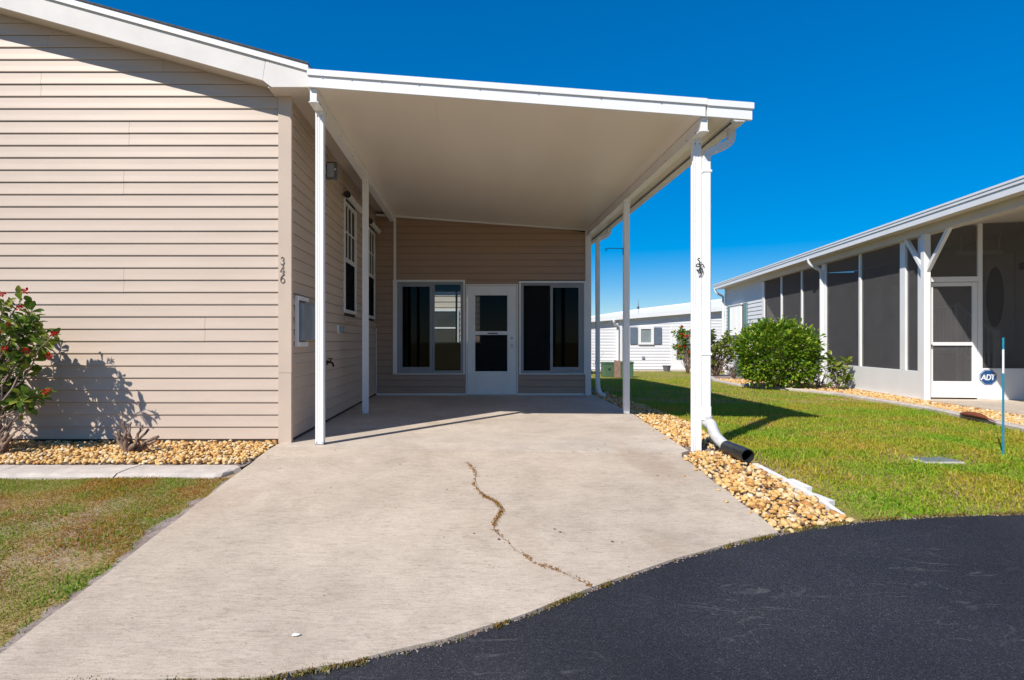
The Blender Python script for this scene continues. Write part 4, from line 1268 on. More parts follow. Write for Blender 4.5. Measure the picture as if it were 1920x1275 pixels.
MB().tube([(XBR - 0.079, 8.28, pz + 0.01), (XBR - 0.079, 8.28, pz - 0.09)], 0.005, 6).build('mount', M['dark_metal'], ph, fix=True)

# ================================================================== SUNROOM at the back of the carport
BY = 11.17
s_b = F_PX / BY
bxp = lambda px: (px - VX) / s_b
bzp = lambda py: HC + (VY - py) / s_b
sr = empty('sunroom', (0.2, BY, 0), 0, 'tan sided sunroom wall with white door and two dark sliding windows under the carport', 'sunroom')
XL, XR = SW + 0.02, 2.26
# openings: left window, door, right window
WLx0, WLx1, WLz0, WLz1 = bxp(737), bxp(872), bzp(702), bzp(525)
WRx0, WRx1, WRz0, WRz1 = bxp(973), bxp(1098), bzp(702), bzp(527)
Dx0, Dx1, Dz1 = bxp(873), bxp(971), bzp(533)
topz = lambda x: cbot(x) + 0.0
wallm = MB()
def wseg(x0, x1, z0, z1a, z1b=None):
    z1b = z1a if z1b is None else z1b
    wallm.prism([(x0, z0), (x1, z0), (x1, z1b), (x0, z1a)], BY, BY + 0.10, 'y')
wseg(XL, WLx0, 0.0, WLz1); wseg(WLx0, WLx1, 0.0, WLz0); wseg(WRx0, WRx1, 0.0, WRz0); wseg(WRx1, XR, 0, WRz1)
wseg(XL, XR, max(WLz1, WRz1), topz(XL), topz(XR)); wseg(WLx1, WRx0, Dz1, max(WLz1, WRz1)) 
wseg(WRx0, XR, WRz1, max(WLz1, WRz1) ) if WRz1 < WLz1 else None
sw_f = wallm.build('front_wall', M['backing'], sr, fix=True)
bmap = lambda a, o_, z: (a, BY - o_, z)
SC = 0.127
i = 0
while True:
    z0 = 0.035 + i * SC
    if z0 > topz(XL) - 0.04: break
    zm = z0 + SC / 2
    spans = [(XL, XR - 0.05)]
    def cut(spans, a, b_):
        out = []
        for (p, q) in spans:
            if b_ <= p or a >= q: out.append((p, q)); continue
            if a > p: out.append((p, a))
            if b_ < q: out.append((b_, q))
        return out
    hs = []
    for (a, b_, c0, c1) in ((WLx0, WLx1, WLz0, WLz1), (WRx0, WRx1, WRz0, WRz1), (Dx0, Dx1, 0, Dz1)):
        if z0 + SC * 0.6 > c0 and z0 + SC * 0.45 < c1: spans = cut(spans, a, b_)
    # clip under the sloping ceiling
    for (a, b_) in spans:
        bt = b_
        zt2 = z0 + SC
        lim = CXL + (ctop(CXL) - 0.162 - zt2) / SLP
        bt = min(b_, lim); bb = min(b_, CXL + (ctop(CXL) - 0.162 - z0) / SLP)
        if bb <= a: continue
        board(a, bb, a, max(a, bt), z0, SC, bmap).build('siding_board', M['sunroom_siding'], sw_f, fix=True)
    i += 1
# trims
MB().prism([(XL, topz(XL) - 0.045), (XR, topz(XR) - 0.03), (XR, topz(XR) - 0.002), (XL, topz(XL) - 0.002)], BY - 0.03, BY - 0.016, 'y').build('head_trim', M['white_trim'], sr, fix=True)
rbox('corner_trim', 'white_trim', sr, bxp(1097), bxp(1108), BY - 0.035, BY + 0.1, 0.0, topz(2.2) - 0.035, 0.004)
rbox('vertical_trim', 'white_trim', sr, bxp(738), bxp(743), BY - 0.03, BY - 0.014, WLz1, topz(-1.4) - 0.05, 0.002)
rbox('base_trim', 'white_trim', sr, XL + 0.01, Dx0 - 0.002, BY - 0.028, BY - 0.013, 0.002, 0.034, 0.002)
rbox('base_trim', 'white_trim', sr, Dx1 + 0.002, bxp(1096), BY - 0.028, BY - 0.013, 0.002, 0.034, 0.002)
rbox('corner_trim', 'white_trim', sr, XL, XL + 0.016, BY - 0.03, BY - 0.015, 0.035, bzp(615), 0.002)
def slider(name, x0, x1, z0, z1, sash_left, lab):
    wn = MB().box(x0, x1, BY - 0.034, BY - 0.012, z1 - 0.035, z1).build('window', M['white_trim'], sr, fix=True)
    wn['label'] = lab
    ft = 0.035
    for (a, b_, c0, c1) in ((x0, x0 + ft * (2.2 if sash_left else 1), z0, z1 - 0.036), (x1 - ft, x1, z0, z1 - 0.036), (x0 + ft, x1 - ft, z0, z0 + 0.02)):
        MB().bbox(a, b_, BY - 0.034, BY - 0.008, c0, c1, 0.003).build('casing', M['white_trim'], wn, fix=True)
    fx0 = x0 + ft * (2.2 if sash_left else 1) + 0.001; fx1 = x1 - ft - 0.001; fz0 = z0 + 0.021; fz1 = z1 - 0.036
    g_ = 0.05
    for (a, b_, c0, c1) in ((fx0, fx0 + g_, fz0, fz1), (fx1 - g_, fx1, fz0, fz1), (fx0 + g_, fx1 - g_, fz1 - g_, fz1), (fx0 + g_, fx1 - g_, fz0, fz0 + g_)):
        MB().bbox(a, b_, BY - 0.02, BY + 0.06, c0, c1, 0.004).build('frame', M['grey_frame'], wn, fix=True)
    xm = (fx0 + fx1) / 2 + (0.01 if sash_left else 0.0)
    # sliding sash
    (s0, s1) = (fx0 + g_, xm + 0.03) if sash_left else (xm - 0.04, fx1 - g_)
    sa = MB().bbox(s0, s0 + 0.05, BY - 0.012, BY + 0.02, fz0 + g_, fz1 - g_, 0.003).build('sash', M['grey_frame'], wn, fix=True)
    MB().bbox(s1 - 0.05, s1, BY - 0.0125, BY + 0.02, fz0 + g_, fz1 - g_, 0.003).build('sash_stile', M['grey_frame'], wn, fix=True)
    MB().bbox(s0 + 0.05, s1 - 0.05, BY - 0.011, BY + 0.02, fz1 - g_ - 0.04, fz1 - g_, 0.003).build('sash_rail', M['grey_frame'], wn, fix=True)
    MB().bbox(s0 + 0.05, s1 - 0.05, BY - 0.011, BY + 0.02, fz0 + g_, fz0 + g_ + 0.07, 0.003).build('sash_rail', M['grey_frame'], wn, fix=True)
    MB().box(s0 + 0.05, s1 - 0.05, BY + 0.002, BY + 0.006, fz0 + g_ + 0.07, fz1 - g_ - 0.04).build('pane', M['glass_dim'], wn)
    (t0, t1) = (s1 + 0.0, fx1 - g_) if sash_left else (fx0 + g_, s0)
    MB().bbox(*((t0, t0 + 0.045) if sash_left else (t1 - 0.045, t1)), BY + 0.022, BY + 0.05, fz0 + g_, fz1 - g_, 0.003).build('fixed_stile', M['grey_frame'], wn, fix=True)
    MB().box(t0, t1, BY + 0.03, BY + 0.034, fz0 + g_, fz1 - g_).build('pane', M['glass_dim'] if not sash_left else M['glass'], wn)
    if not sash_left:
        MB().box(t0, t1, BY + 0.012, BY + 0.014, fz0 + g_, fz1 - g_).build('insect_screen', M['screen_dark'], wn)
slider('window', WLx0, WLx1, WLz0, WLz1, True, 'left sliding window of the sunroom, lit room seen through it')
slider('window', WRx0, WRx1, WRz0, WRz1, False, 'right sliding window of the sunroom with dark screen')
# door with frame, two lites, kick panel, knob and deadbolt
dj = 0.028
dr = MB().bbox(Dx0 + dj + 0.005, Dx0 + dj + 0.155, BY - 0.03, BY + 0.012, 0.015, Dz1 - dj - 0.005, 0.005).build('door', M['white_trim'], sr, fix=True)
dr['label'] = 'white storm door with two dark glass lites'
for (a, b_, c0, c1) in ((Dx0, Dx0 + dj, 0.0, Dz1), (Dx1 - dj, Dx1, 0.0, Dz1), (Dx0 + dj, Dx1 - dj, Dz1 - dj, Dz1)):
    MB().bbox(a, b_, BY - 0.04, BY + 0.06, c0, c1, 0.004).build('door_frame', M['white_trim'], dr, fix=True)
q0, q1 = Dx0 + dj + 0.005, Dx1 - dj - 0.005
l0, l1 = bxp(891), bxp(951)
zt1, zt0 = bzp(554), bzp(621); zl1, zl0 = bzp(628), bzp(696)
ztop = Dz1 - dj - 0.005
MB().bbox(l1, q1, BY - 0.03, BY + 0.012, 0.015, ztop, 0.005).build('stile', M['white_trim'], dr, fix=True)
q0 = Dx0 + dj + 0.155
MB().bbox(q0, l1, BY - 0.0305, BY + 0.012, zt1, ztop, 0.004).build('rail', M['white_trim'], dr, fix=True)
MB().bbox(q0, l1, BY - 0.034, BY + 0.012, zl1, zt0, 0.004).build('rail', M['white_trim'], dr, fix=True)
MB().bbox(q0, l1, BY - 0.0305, BY + 0.012, 0.015, zl0, 0.004).build('kick_panel', M['white_trim'], dr, fix=True)
for (a, b_, c0, c1) in ((bxp(886), bxp(958), bzp(727), bzp(726.3)), (bxp(886), bxp(958), bzp(704), bzp(703.3)), (bxp(886), bxp(886.7), bzp(726), bzp(704)), (bxp(957.3), bxp(958), bzp(726), bzp(704))):
    MB().box(a, b_, BY - 0.0335, BY - 0.028, c0, c1).build('panel_moulding', M['white_trim'], dr)
MB().box(q0, l1, BY - 0.012, BY - 0.008, zt0, zt1).build('pane', M['glass_dim'], dr)
MB().box(q0, l1, BY - 0.012, BY - 0.008, zl0, zl1).build('pane', M['screen_dark'], dr)
MB().box(bxp(914), bxp(933), BY - 0.042, BY - 0.034, bzp(626), bzp(624)).build('slide_latch', M['dark_metal'], dr)
for py in (634, 648):
    c = (bxp(959.5), BY - 0.03, bzp(py))
    MB().tube([c, (c[0], BY - 0.038, c[2])], 0.034, 14, up=(0, 0, 1)).build('rosette', M['steel'], dr, fix=True)
    MB().tube([(c[0], BY - 0.038, c[2]), (c[0], BY - 0.06, c[2]), (c[0], BY - 0.085, c[2])], 0.022, 12, [0.7, 1.1, 0.8], up=(0, 0, 1)).build('knob', M['steel'], dr, fix=True, smooth=True)
MB().bbox(Dx0 - 0.0, Dx1, BY - 0.06, BY - 0.04, 0.001, 0.014, 0.003).build('threshold', M['steel'], dr, fix=True)
# body of the room behind: side wall, rear wall with a window opening, floor is the slab
RY = 15.1
sidew = MB().box(XR - 0.10, XR, BY + 0.101, RY, 0, topz(XR) - 0.002).build('side_wall', M['sunroom_siding'], sr)
rw = MB()
ox0, ox1, oz0, oz1 = -1.05, 0.25, 0.95, 2.35
for (a, b_, c0, c1) in ((XL, ox0, 0, 3.2), (ox1, XR, 0, 3.2), (ox0, ox1, 0, oz0), (ox0, ox1, oz1, 3.2)):
    rw.box(a, b_, RY + 0.001, RY + 0.1, c0, c1)
rwo = rw.build('rear_wall', M['room_wall'], sr)
for (a, b_, c0, c1) in ((ox0, ox0 + 0.05, oz0, oz1), (ox1 - 0.05, ox1, oz0, oz1), (-0.425, -0.375, oz0, oz1), (ox0, ox1, oz0 + 0.0, oz0 + 0.05), (ox0, ox1, oz1 - 0.05, oz1)):
    MB().bbox(a, b_, RY - 0.02, RY + 0.12, c0, c1, 0.004).build('window_frame', M['white_trim'], rwo, fix=True)
lin = MB().box(XL + 0.03, XL + 0.05, BY + 0.11, RY, 0, 3.25).build('inner_lining', M['room_wall'], sr)
# wicker chair and hanging ornament silhouettes inside
hc = empty('armchair', (1.55, 12.4, 0), 0, 'dim armchair standing behind the right sunroom window', 'armchair')
MB().bbox(1.25, 1.85, 12.1, 12.7, 0.30, 0.44, 0.03).build('seat', M['blind'], hc, fix=True)
MB().bbox(1.25, 1.85, 12.62, 12.72, 0.441, 0.95, 0.03).build('backrest', M['blind'], hc, fix=True)
for (a, b_) in ((1.28, 12.13), (1.82, 12.13), (1.28, 12.66), (1.82, 12.66)):
    MB().bbox(a - 0.025, a + 0.025, b_ - 0.025, b_ + 0.025, 0.0, 0.30, 0.004).build('leg', M['backing'], hc, fix=True)

# beige house behind, seen only through the sunroom's windows
rh = empty('rear_house', (-1.0, 21.0, gz(21)), 0, 'cream sided house glimpsed through the sunroom windows', 'house')
zg = gz(21) - 0.05
rwall = MB().box(-4, 3.2, 21, 21.15, zg, 3.0).build('wall', M['backing'], rh)
k_ = 0
while zg + 0.05 + k_ * 0.2 < 2.95:
    board(-4, 3.2, -4, 3.2, zg + 0.05 + k_ * 0.2, 0.2, lambda a, o_, z: (a, 21 - o_ * 1.5, z)).build('siding_board', M['siding'], rwall, fix=True)
    k_ += 1
MB().box(-4.2, 3.4, 20.7, 27, 3.001, 3.15).build('roof', M['white'], rh)
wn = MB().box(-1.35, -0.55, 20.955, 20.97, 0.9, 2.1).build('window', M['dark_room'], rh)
for (a, b_, c0, c1) in ((-1.42, -1.35, 0.83, 2.17), (-0.55, -0.48, 0.83, 2.17), (-1.35, -0.55, 0.83, 0.9), (-1.35, -0.55, 2.1, 2.17), (-1.35, -0.55, 1.48, 1.53)):
    MB().box(a, b_, 20.93, 20.975, c0, c1).build('frame', M['white_trim'], wn)

# ================================================================== NEIGHBOURING HOUSE on the right (local frame: y back along its screen wall, x to the right)
nb = empty('screened_house', NB, -THN, 'white neighbouring house with long charcoal screened porch on the right', 'house')
def L(mb, name, mat, parent=None):
    return mb.build(name, M[mat], parent or nb, local=True, fix=True)
EZ, ESL = 2.995, 0.055
def nceil(x): return EZ + ESL * (x + 0.37)
YF, YE = -7.0, 12.3
# roof, ceiling, fascia with hem, soffit beam
L(MB().prism([(-0.37, EZ + 0.10), (-0.37, EZ + 0.172), (4.6, EZ + 0.172 + 4.97 * 0.13), (9.6, EZ + 0.172), (9.6, EZ + 0.10), (4.6, EZ + 0.1 + 4.97 * 0.13)], YF, YE, 'y'), 'roof', 'nb_white')
L(MB().prism([(-0.36, nceil(-0.36)), (2.6, nceil(2.6)), (2.6, nceil(2.6) + 0.03), (-0.36, nceil(-0.36) + 0.03)], YF + 0.02, 8.1, 'y'), 'ceiling', 'nb_soffit')
L(MB().box(-0.385, -0.371, YF, YE, EZ - 0.005, EZ + 0.10), 'fascia', 'nb_white')
L(MB().box(-0.40, -0.371, YF, YE, EZ + 0.101, EZ + 0.178), 'fascia_hem', 'nb_white')
L(MB().box(-0.41, -0.401, YF, YE, EZ + 0.150, EZ + 0.182), 'drip_edge', 'nb_white')
L(MB().box(-0.36, 0.06, 8.101, YE - 0.1, EZ + 0.0, EZ + 0.02), 'soffit', 'nb_soffit')
L(MB().box(-0.14, 0.045, YF + 0.05, 8.1, EZ - 0.13, nceil(-0.045) - 0.002), 'beam', 'nb_soffit')
# knee wall and corner panel
L(MB().bbox(-0.03, 0.03, 0.86, 8.1, -0.06, 0.497, 0.004), 'knee_wall', 'nb_white')
L(MB().bbox(-0.036, 0.03, 0.10, 0.855, -0.06, 0.497, 0.004), 'knee_wall', 'nb_white')
ZH = EZ - 0.131
for (a, b_) in ((0.10, 0.32), (0.69, 0.86)):
    L(MB().bbox(-0.036, 0.032, a, b_, 0.499, ZH, 0.004), 'screen_post', 'nb_white')
for (c, hw) in ((2.32, 0.035), (3.97, 0.10), (5.24, 0.03), (6.61, 0.03), (8.05, 0.08)):
    L(MB().bbox(-0.033, 0.032, c - hw, c + hw, 0.499, ZH, 0.004), 'screen_post', 'nb_white')
for (a, b_) in ((0.32, 0.69), (0.86, 2.285), (2.355, 3.87), (4.07, 5.21), (5.27, 6.58), (6.64, 7.97)):
    L(MB().box(0.003, 0.006, a, b_, 0.499, ZH), 'screen_panel', 'screen')
# door end wall
DWY = 0.20
dq0, dq1 = 0.075, 0.835
L(MB().bbox(dq1, dq1 + 0.075, DWY - 0.03, DWY + 0.03, 0.02, nceil(0.95) - 0.002, 0.004), 'screen_post', 'nb_white')
L(MB().bbox(0.036, dq0 - 0.002, DWY - 0.03, DWY + 0.03, 0.02, nceil(0.1) - 0.002, 0.004), 'screen_post', 'nb_white')
L(MB().bbox(dq0, dq1 - 0.001, DWY - 0.032, DWY + 0.03, 2.06, 2.15, 0.004), 'door_head', 'nb_white')
L(MB().bbox(dq1 + 0.077, 2.58, DWY - 0.03, DWY + 0.03, 0.02, 0.56, 0.004), 'knee_wall', 'nb_white')
L(MB().box(dq1 + 0.077, 2.58, DWY, DWY + 0.003, 0.561, nceil(1.0)), 'screen_panel', 'screen')
L(MB().box(dq0, dq1, DWY, DWY + 0.003, 2.151, nceil(0.3)), 'screen_panel', 'screen')
sdz = 0.045
sdo = L(MB().bbox(dq0 + 0.005, dq0 + 0.055, DWY - 0.028, DWY + 0.012, sdz, 2.05, 0.004), 'screen_door', 'nb_white')
L(MB().bbox(dq1 - 0.085, dq1 - 0.006, DWY - 0.028, DWY + 0.012, sdz, 2.05, 0.004), 'stile', 'nb_white', sdo)
L(MB().bbox(dq0 + 0.055, dq1 - 0.086, DWY - 0.0275, DWY + 0.012, 1.985, 2.05, 0.004), 'rail', 'nb_white', sdo)
L(MB().bbox(dq0 + 0.055, dq1 - 0.086, DWY - 0.031, DWY + 0.012, 0.95, 1.01, 0.004), 'rail', 'nb_white', sdo)
L(MB().bbox(dq0 + 0.055, dq1 - 0.086, DWY - 0.0275, DWY + 0.012, sdz, 0.33, 0.004), 'kick_panel', 'nb_white', sdo)
L(MB().box(dq0 + 0.055, dq1 - 0.086, DWY - 0.004, DWY - 0.002, 0.33, 1.985), 'screen_panel', 'screen', sdo)
L(MB().bbox(dq0 + 0.01, dq0 + 0.03, DWY - 0.07, DWY - 0.029, 0.93, 0.97, 0.004), 'handle', 'steel', sdo)
# braced carport post
bp = L(MB().bbox(-0.142, -0.038, -0.052, 0.052, -0.02, ZH - 0.001, 0.005), 'post', 'nb_white')
bp['label'] = 'white porch post with Y shaped braces'
L(MB().bar((-0.09, 0.04, 2.25), (-0.09, 0.56, ZH + 0.02), 0.06, 0.06, up=(1, 0, 0)), 'brace', 'nb_white', bp)
L(MB().bar((-0.075, -0.045, 2.25), (-0.075, -0.60, ZH + 0.02), 0.06, 0.06, up=(1, 0, 0)), 'brace', 'nb_white', bp)
p2 = L(MB().bbox(-0.142, -0.038, -4.052, -3.948, -0.05, ZH - 0.001, 0.005), 'post', 'nb_white')
# porch slab
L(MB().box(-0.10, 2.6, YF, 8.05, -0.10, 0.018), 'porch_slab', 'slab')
# inner house wall, siding joined, door with oval light
iw = L(MB().box(2.60, 2.75, YF, 8.1, 0, 3.12), 'inner_wall', 'nb_inner')
m_ = MB(); k_ = 0
while 0.1 + k_ * 0.127 < 3.05:
    z0 = 0.1 + k_ * 0.127
    m_.add([(2.597, YF, z0 + 0.127), (2.597, 8.1, z0 + 0.127), (2.585, 8.1, z0), (2.585, YF, z0), (2.6, 8.1, z0), (2.6, YF, z0)], [(0, 1, 2, 3), (3, 2, 4, 5)])
    k_ += 1
tag(m_.build('siding', M['nb_inner'], iw, local=True), kind='stuff')
od = L(MB().bbox(2.54, 2.584, 1.83, 2.75, 0.76, 2.80, 0.01), 'entry_door', 'nb_inner')
ov = [(2.3 + 0.24 * math.cos(a), 1.93 + 0.62 * math.sin(a)) for a in [j * 2 * math.pi / 28 for j in range(28)]]
L(MB().prism(ov, 2.525, 2.539, 'x'), 'oval_light', 'dark_room', od)
ov2 = [(2.3 + 0.28 * math.cos(a), 1.93 + 0.66 * math.sin(a)) for a in [j * 2 * math.pi / 28 for j in range(28)]]
L(MB().prism(ov2, 2.532, 2.5395, 'x'), 'oval_rim', 'nb_inner', od)
# end wall of the porch and solid house body at the far end, with siding and shuttered window
L(MB().box(0.03, 2.6, 8.05, 8.11, 0, 3.1), 'porch_end_wall', 'nb_inner')
L(MB().box(0.0, 9.2, 8.12, 12.12, -0.3, EZ), 'body', 'nb_siding')
L(MB().box(2.76, 9.2, YF, 8.11, -0.3, EZ), 'body', 'nb_siding')
m_ = MB(); k_ = 0
while -0.15 + (k_ + 1) * 0.127 < EZ:
    z0 = -0.15 + k_ * 0.127
    m_.add([(-0.004, 8.14, z0 + 0.127), (-0.004, 12.0, z0 + 0.127), (-0.022, 12.0, z0), (-0.022, 8.14, z0), (0.0, 12.0, z0), (0.0, 8.14, z0)], [(0, 3, 2, 1), (3, 5, 4, 2)])
    k_ += 1
tag(m_.build('siding', M['nb_siding'], nb, local=True), kind='stuff')
L(MB().bbox(-0.03, 0.03, 12.0, 12.13, -0.3, EZ - 0.002, 0.005), 'corner_trim', 'nb_white')
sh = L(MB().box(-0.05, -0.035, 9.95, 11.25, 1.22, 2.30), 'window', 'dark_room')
for j in range(9):
    y0 = 9.97 + j * 0.14
    L(MB().prism([(-0.055, y0), (-0.115, y0 + 0.03), (-0.115, y0 + 0.09), (-0.055, y0 + 0.12)], 1.24, 2.28, 'z'), 'shutter_rib', 'nb_white', sh)
L(MB().box(-0.13, -0.056, 9.93, 11.27, 2.281, 2.32), 'shutter_track', 'nb_white', sh)
for y0 in (9.50, 11.30):
    L(MB().bbox(-0.06, -0.024, y0, y0 + 0.36, 1.2, 2.32, 0.006), 'shutter', 'shutter_teal', sh)
# downspouts on the neighbour
for (yy_, lab) in ((3.97, 'white downspout in the middle of the charcoal porch screens'), (12.15, 'white downspout at the far corner of the screened house')):
    dd = empty('downspout', (0, 0, 0), 0, lab, 'downspout')
    u = Vector((math.sin(THN), math.cos(THN), 0)); v_ = Vector((math.cos(THN), -math.sin(THN), 0))
    base = Vector(NB) + u * yy_
    dd.location = base; dd.rotation_euler = (0, 0, -THN)
    pth = smooth_path([(-0.36, 0, EZ + 0.02), (-0.34, 0, EZ - 0.10), (-0.22, 0, EZ - 0.20), (-0.10, 0, EZ - 0.27), (-0.075, 0, EZ - 0.36), (-0.075, 0, EZ - 0.45)], 5)
    MB().sweep(pth, RECT, up=(0, 1, 0)).build('elbow', M['nb_white'], dd, local=True, fix=True)
    MB().sweep([(-0.075, 0, EZ - 0.44), (-0.075, 0, -0.02)], [(p[0] * 1.05, p[1] * 1.05) for p in RECT], up=(0, 1, 0)).build('pipe', M['nb_white'], dd, local=True, fix=True)
# stair and railing inside the porch
st = empty('porch_stair', NB, -THN, 'dim stair with landing and white picket railing behind the porch screen', 'stair')
def LS(mb, name, mat, parent=None): return mb.build(name, M[mat], parent or st, local=True, fix=True)
LS(MB().bbox(1.70, 2.55, 1.95, 3.3, 0.019, 0.75, 0.008), 'landing', 'step')
for j in range(4):
    LS(MB().bbox(1.70, 2.55, 0.95 + j * 0.25, 1.949 if j == 3 else 0.95 + (j + 1) * 0.25, 0.019, 0.165 + j * 0.15, 0.006), 'step', 'step')
for (x, y, z0, z1) in ((1.66, 0.95, 0.019, 1.24), (1.66, 1.98, 0.019, 1.82), (1.66, 3.25, 0.019, 1.8)):
    LS(MB().bbox(x - 0.035, x + 0.035, y - 0.035, y + 0.035, z0, z1, 0.005), 'newel_post', 'nb_white')
LS(MB().bar((1.66, 0.98, 1.17), (1.66, 1.95, 1.72), 0.045, 0.045, up=(1, 0, 0)), 'handrail', 'nb_white')
LS(MB().bar((1.66, 2.01, 1.74), (1.66, 3.22, 1.74), 0.045, 0.045, up=(1, 0, 0)), 'handrail', 'nb_white')
LS(MB().bar((1.66, 0.98, 0.28), (1.66, 1.95, 0.86), 0.035, 0.035, up=(1, 0, 0)), 'bottom_rail', 'nb_white')
LS(MB().bar((1.66, 2.01, 0.86), (1.66, 3.22, 0.86), 0.035, 0.035, up=(1, 0, 0)), 'bottom_rail', 'nb_white')
for j in range(8):
    t = (j + 0.5) / 8
    y = 0.98 + 0.97 * t
    LS(MB().box(1.65, 1.67, y - 0.01, y + 0.01, 0.28 + 0.58 * t, 1.17 + 0.55 * t), 'picket', 'nb_white')
for j in range(10):
    y = 2.01 + 1.21 * (j + 0.5) / 10
    LS(MB().box(1.65, 1.67, y - 0.01, y + 0.01, 0.86, 1.74), 'picket', 'nb_white')
# porch lantern and tube light
pl = empty('porch_lantern', (0, 0, 0), 0, 'dark porch lantern on the inner wall by the oval door', 'lantern')
pl.location = Vector(NB) + u * 1.45 + v_ * 2.55 + Vector((0, 0, 2.5)); pl.rotation_euler = (0, 0, -THN)
MB().bbox(-0.02, 0.03, -0.06, 0.06, -0.06, 0.06, 0.004).build('plate', M['dark_metal'], pl, local=True, fix=True)
MB().bbox(-0.15, -0.021, -0.06, 0.06, -0.10, 0.03, 0.01).build('shade', M['dark_metal'], pl, local=True, fix=True)
tl = empty('tube_light', (0, 0, 0), 0, 'white tube light under the porch ceiling', 'ceiling light')
tl.location = Vector(NB) + u * 1.6 + v_ * 1.9 + Vector((0, 0, 2.75)); tl.rotation_euler = (0, 0, -THN)
MB().bbox(-0.5, 0.3, -0.05, 0.05, -0.04, 0.04, 0.01).build('body', M['nb_white'], tl, local=True, fix=True)
MB().box(-0.45, -0.43, -0.01, 0.01, 0.041, nceil(1.5) - 2.752).build('hanger', M['nb_white'], tl, local=True)
MB().box(0.23, 0.25, -0.01, 0.01, 0.041, nceil(2.1) - 2.752).build('hanger', M['nb_white'], tl, local=True)

# octagonal security sign
sg = empty('security_sign', (0, 0, 0), 0, 'blue octagonal security sign on the low porch wall', 'sign')
sg.location = Vector(NB) + v_ * 0.99 + u * (DWY - 0.03) + Vector((0, 0, 0.405)); sg.rotation_euler = (0, 0, -THN)
octo = lambda r: [(r * math.cos(R(22.5 + 45 * j)), r * math.sin(R(22.5 + 45 * j))) for j in range(8)]
MB().prism(octo(0.142), -0.006, -0.001, 'y').build('border', M['sign_blue'], sg, local=True, fix=True)
MB().prism(octo(0.132), -0.0075, -0.006, 'y').build('rim', M['sign_white'], sg, local=True, fix=True)
MB().prism(octo(0.127), -0.009, -0.0075, 'y').build('plate', M['sign_blue'], sg, local=True, fix=True)
lt = MB(); hh = 0.085; yL = -0.009; wl = 0.017
def let(ox, sts):
    stroke(lt, [], wl, yL, 0.003) if False else None
    for s in sts: stroke(lt, [(ox + p[0] * 0.062 + p[1] * hh * 0.12, -hh / 2 + p[1] * hh) for p in s], wl, yL, 0.003)
let(-0.108, [[(0.0, 0.0), (0.55, 1.0)], [(0.55, 1.0), (1.0, 0.0)], [(0.2, 0.3), (0.85, 0.3)]])
let(-0.030, [[(0.05, 0.0), (0.05, 1.0)], [(0.05, 1.0), (0.55, 1.0), (0.95, 0.72), (0.95, 0.28), (0.55, 0.0), (0.05, 0.0)]])
let(0.034, [[(0.5, 0.0), (0.5, 1.0)], [(0.0, 1.0), (1.0, 1.0)]])
lt.build('lettering', M['sign_white'], sg, local=True, fix=True)

# marker stake, meter lid, palm husk
c = on_ground(1881, 853, -0.03)
sk = empty('marker_stake', (c[0], c[1], c[2]), 0, 'thin blue and white marker stake standing in the right lawn', 'stake')
zz = lambda py: HC + (VY - py) * c[1] / F_PX
for (a, b_, mt) in ((858, 700, 'stake_blue'), (700, 655, 'sign_white'), (655, 633, 'stake_blue')):
    MB().tube([(c[0], c[1], zz(a)), (c[0], c[1], zz(b_))], 0.0085, 8).build('rod_section', M[mt], sk, fix=True)
c = on_ground(1757, 856, 0.0)
ml = empty('water_meter', (c[0], c[1], c[2] - 0.03), 0, 'grey water meter cover sunk in the right lawn', 'water meter')
MB().bbox(c[0] - 0.17, c[0] + 0.15, c[1] - 0.09, c[1] + 0.11, c[2] - 0.05, c[2] - 0.024, 0.006).build('cover', M['meter_lid'], ml, fix=True)
MB().bbox(c[0] - 0.19, c[0] + 0.17, c[1] - 0.11, c[1] + 0.13, c[2] - 0.06, c[2] - 0.029, 0.006).build('rim', M['curb'], ml, fix=True)
c0_, c1_ = on_ground(1804, 776, 0.03), on_ground(1868, 792, 0.02)
hv = MB(); pth = [Vector(c0_).lerp(Vector(c1_), t) + Vector((0, 0, 0.03 * math.sin(t * 3.1))) for t in [j / 10 for j in range(11)]]
scl = [0.5, 0.9, 1.05, 1.05, 1.0, 0.9, 0.7, 0.4, 0.22, 0.18, 0.12]
prof = [(0.065 * math.cos(R(a)), 0.036 * math.sin(R(a))) for a in range(-20, 201, 20)] + [(0.052 * math.cos(R(a)), 0.026 * math.sin(R(a))) for a in range(200, -21, -20)]
o = hv.sweep(pth, prof, scales=scl).build('palm_husk', M['husk'], fix=True)
tag(o, 'reddish brown dried palm husk lying on the concrete edging', 'husk')

# ================================================================== BACK HOUSE
BHY = 29.0; zg = gz(BHY) - 0.03
kb = F_PX / BHY
HX = lambda px: (px - VX) / kb
HZ = lambda py: HC + (VY - py) / kb
bh = empty('back_house', (HX(1240), BHY, zg), 0, 'pale grey sided house with slate blue shutters beyond the lawn', 'house')
rz_ = lambda x: HZ(603) + (HZ(583) - HZ(603)) * (x - HX(1117)) / (HX(1355) - HX(1117))
MB().prism([(HX(1100), zg), (HX(1460), zg), (HX(1460), rz_(HX(1460))), (HX(1100), rz_(HX(1100)))], BHY, BHY + 8, 'y').build('body', M['nb_siding'], bh, fix=True)
m_ = MB(); k_ = 0
while zg + 0.1 + k_ * 0.15 < 3.2:
    z0 = zg + 0.1 + k_ * 0.15
    xa = HX(1100)
    # course starts where the rake is above it
    xs_ = max(xa, HX(1117) + (z0 + 0.15 - HZ(603)) / ((HZ(583) - HZ(603)) / (HX(1355) - HX(1117))))
    if xs_ < HX(1455):
        m_.add([(xs_, BHY - 0.004, z0 + 0.15), (HX(1455), BHY - 0.004, z0 + 0.15), (HX(1455), BHY - 0.028, z0), (xs_, BHY - 0.028, z0), (HX(1455), BHY, z0), (xs_, BHY, z0)], [(0, 3, 2, 1), (3, 5, 4, 2)])
    k_ += 1
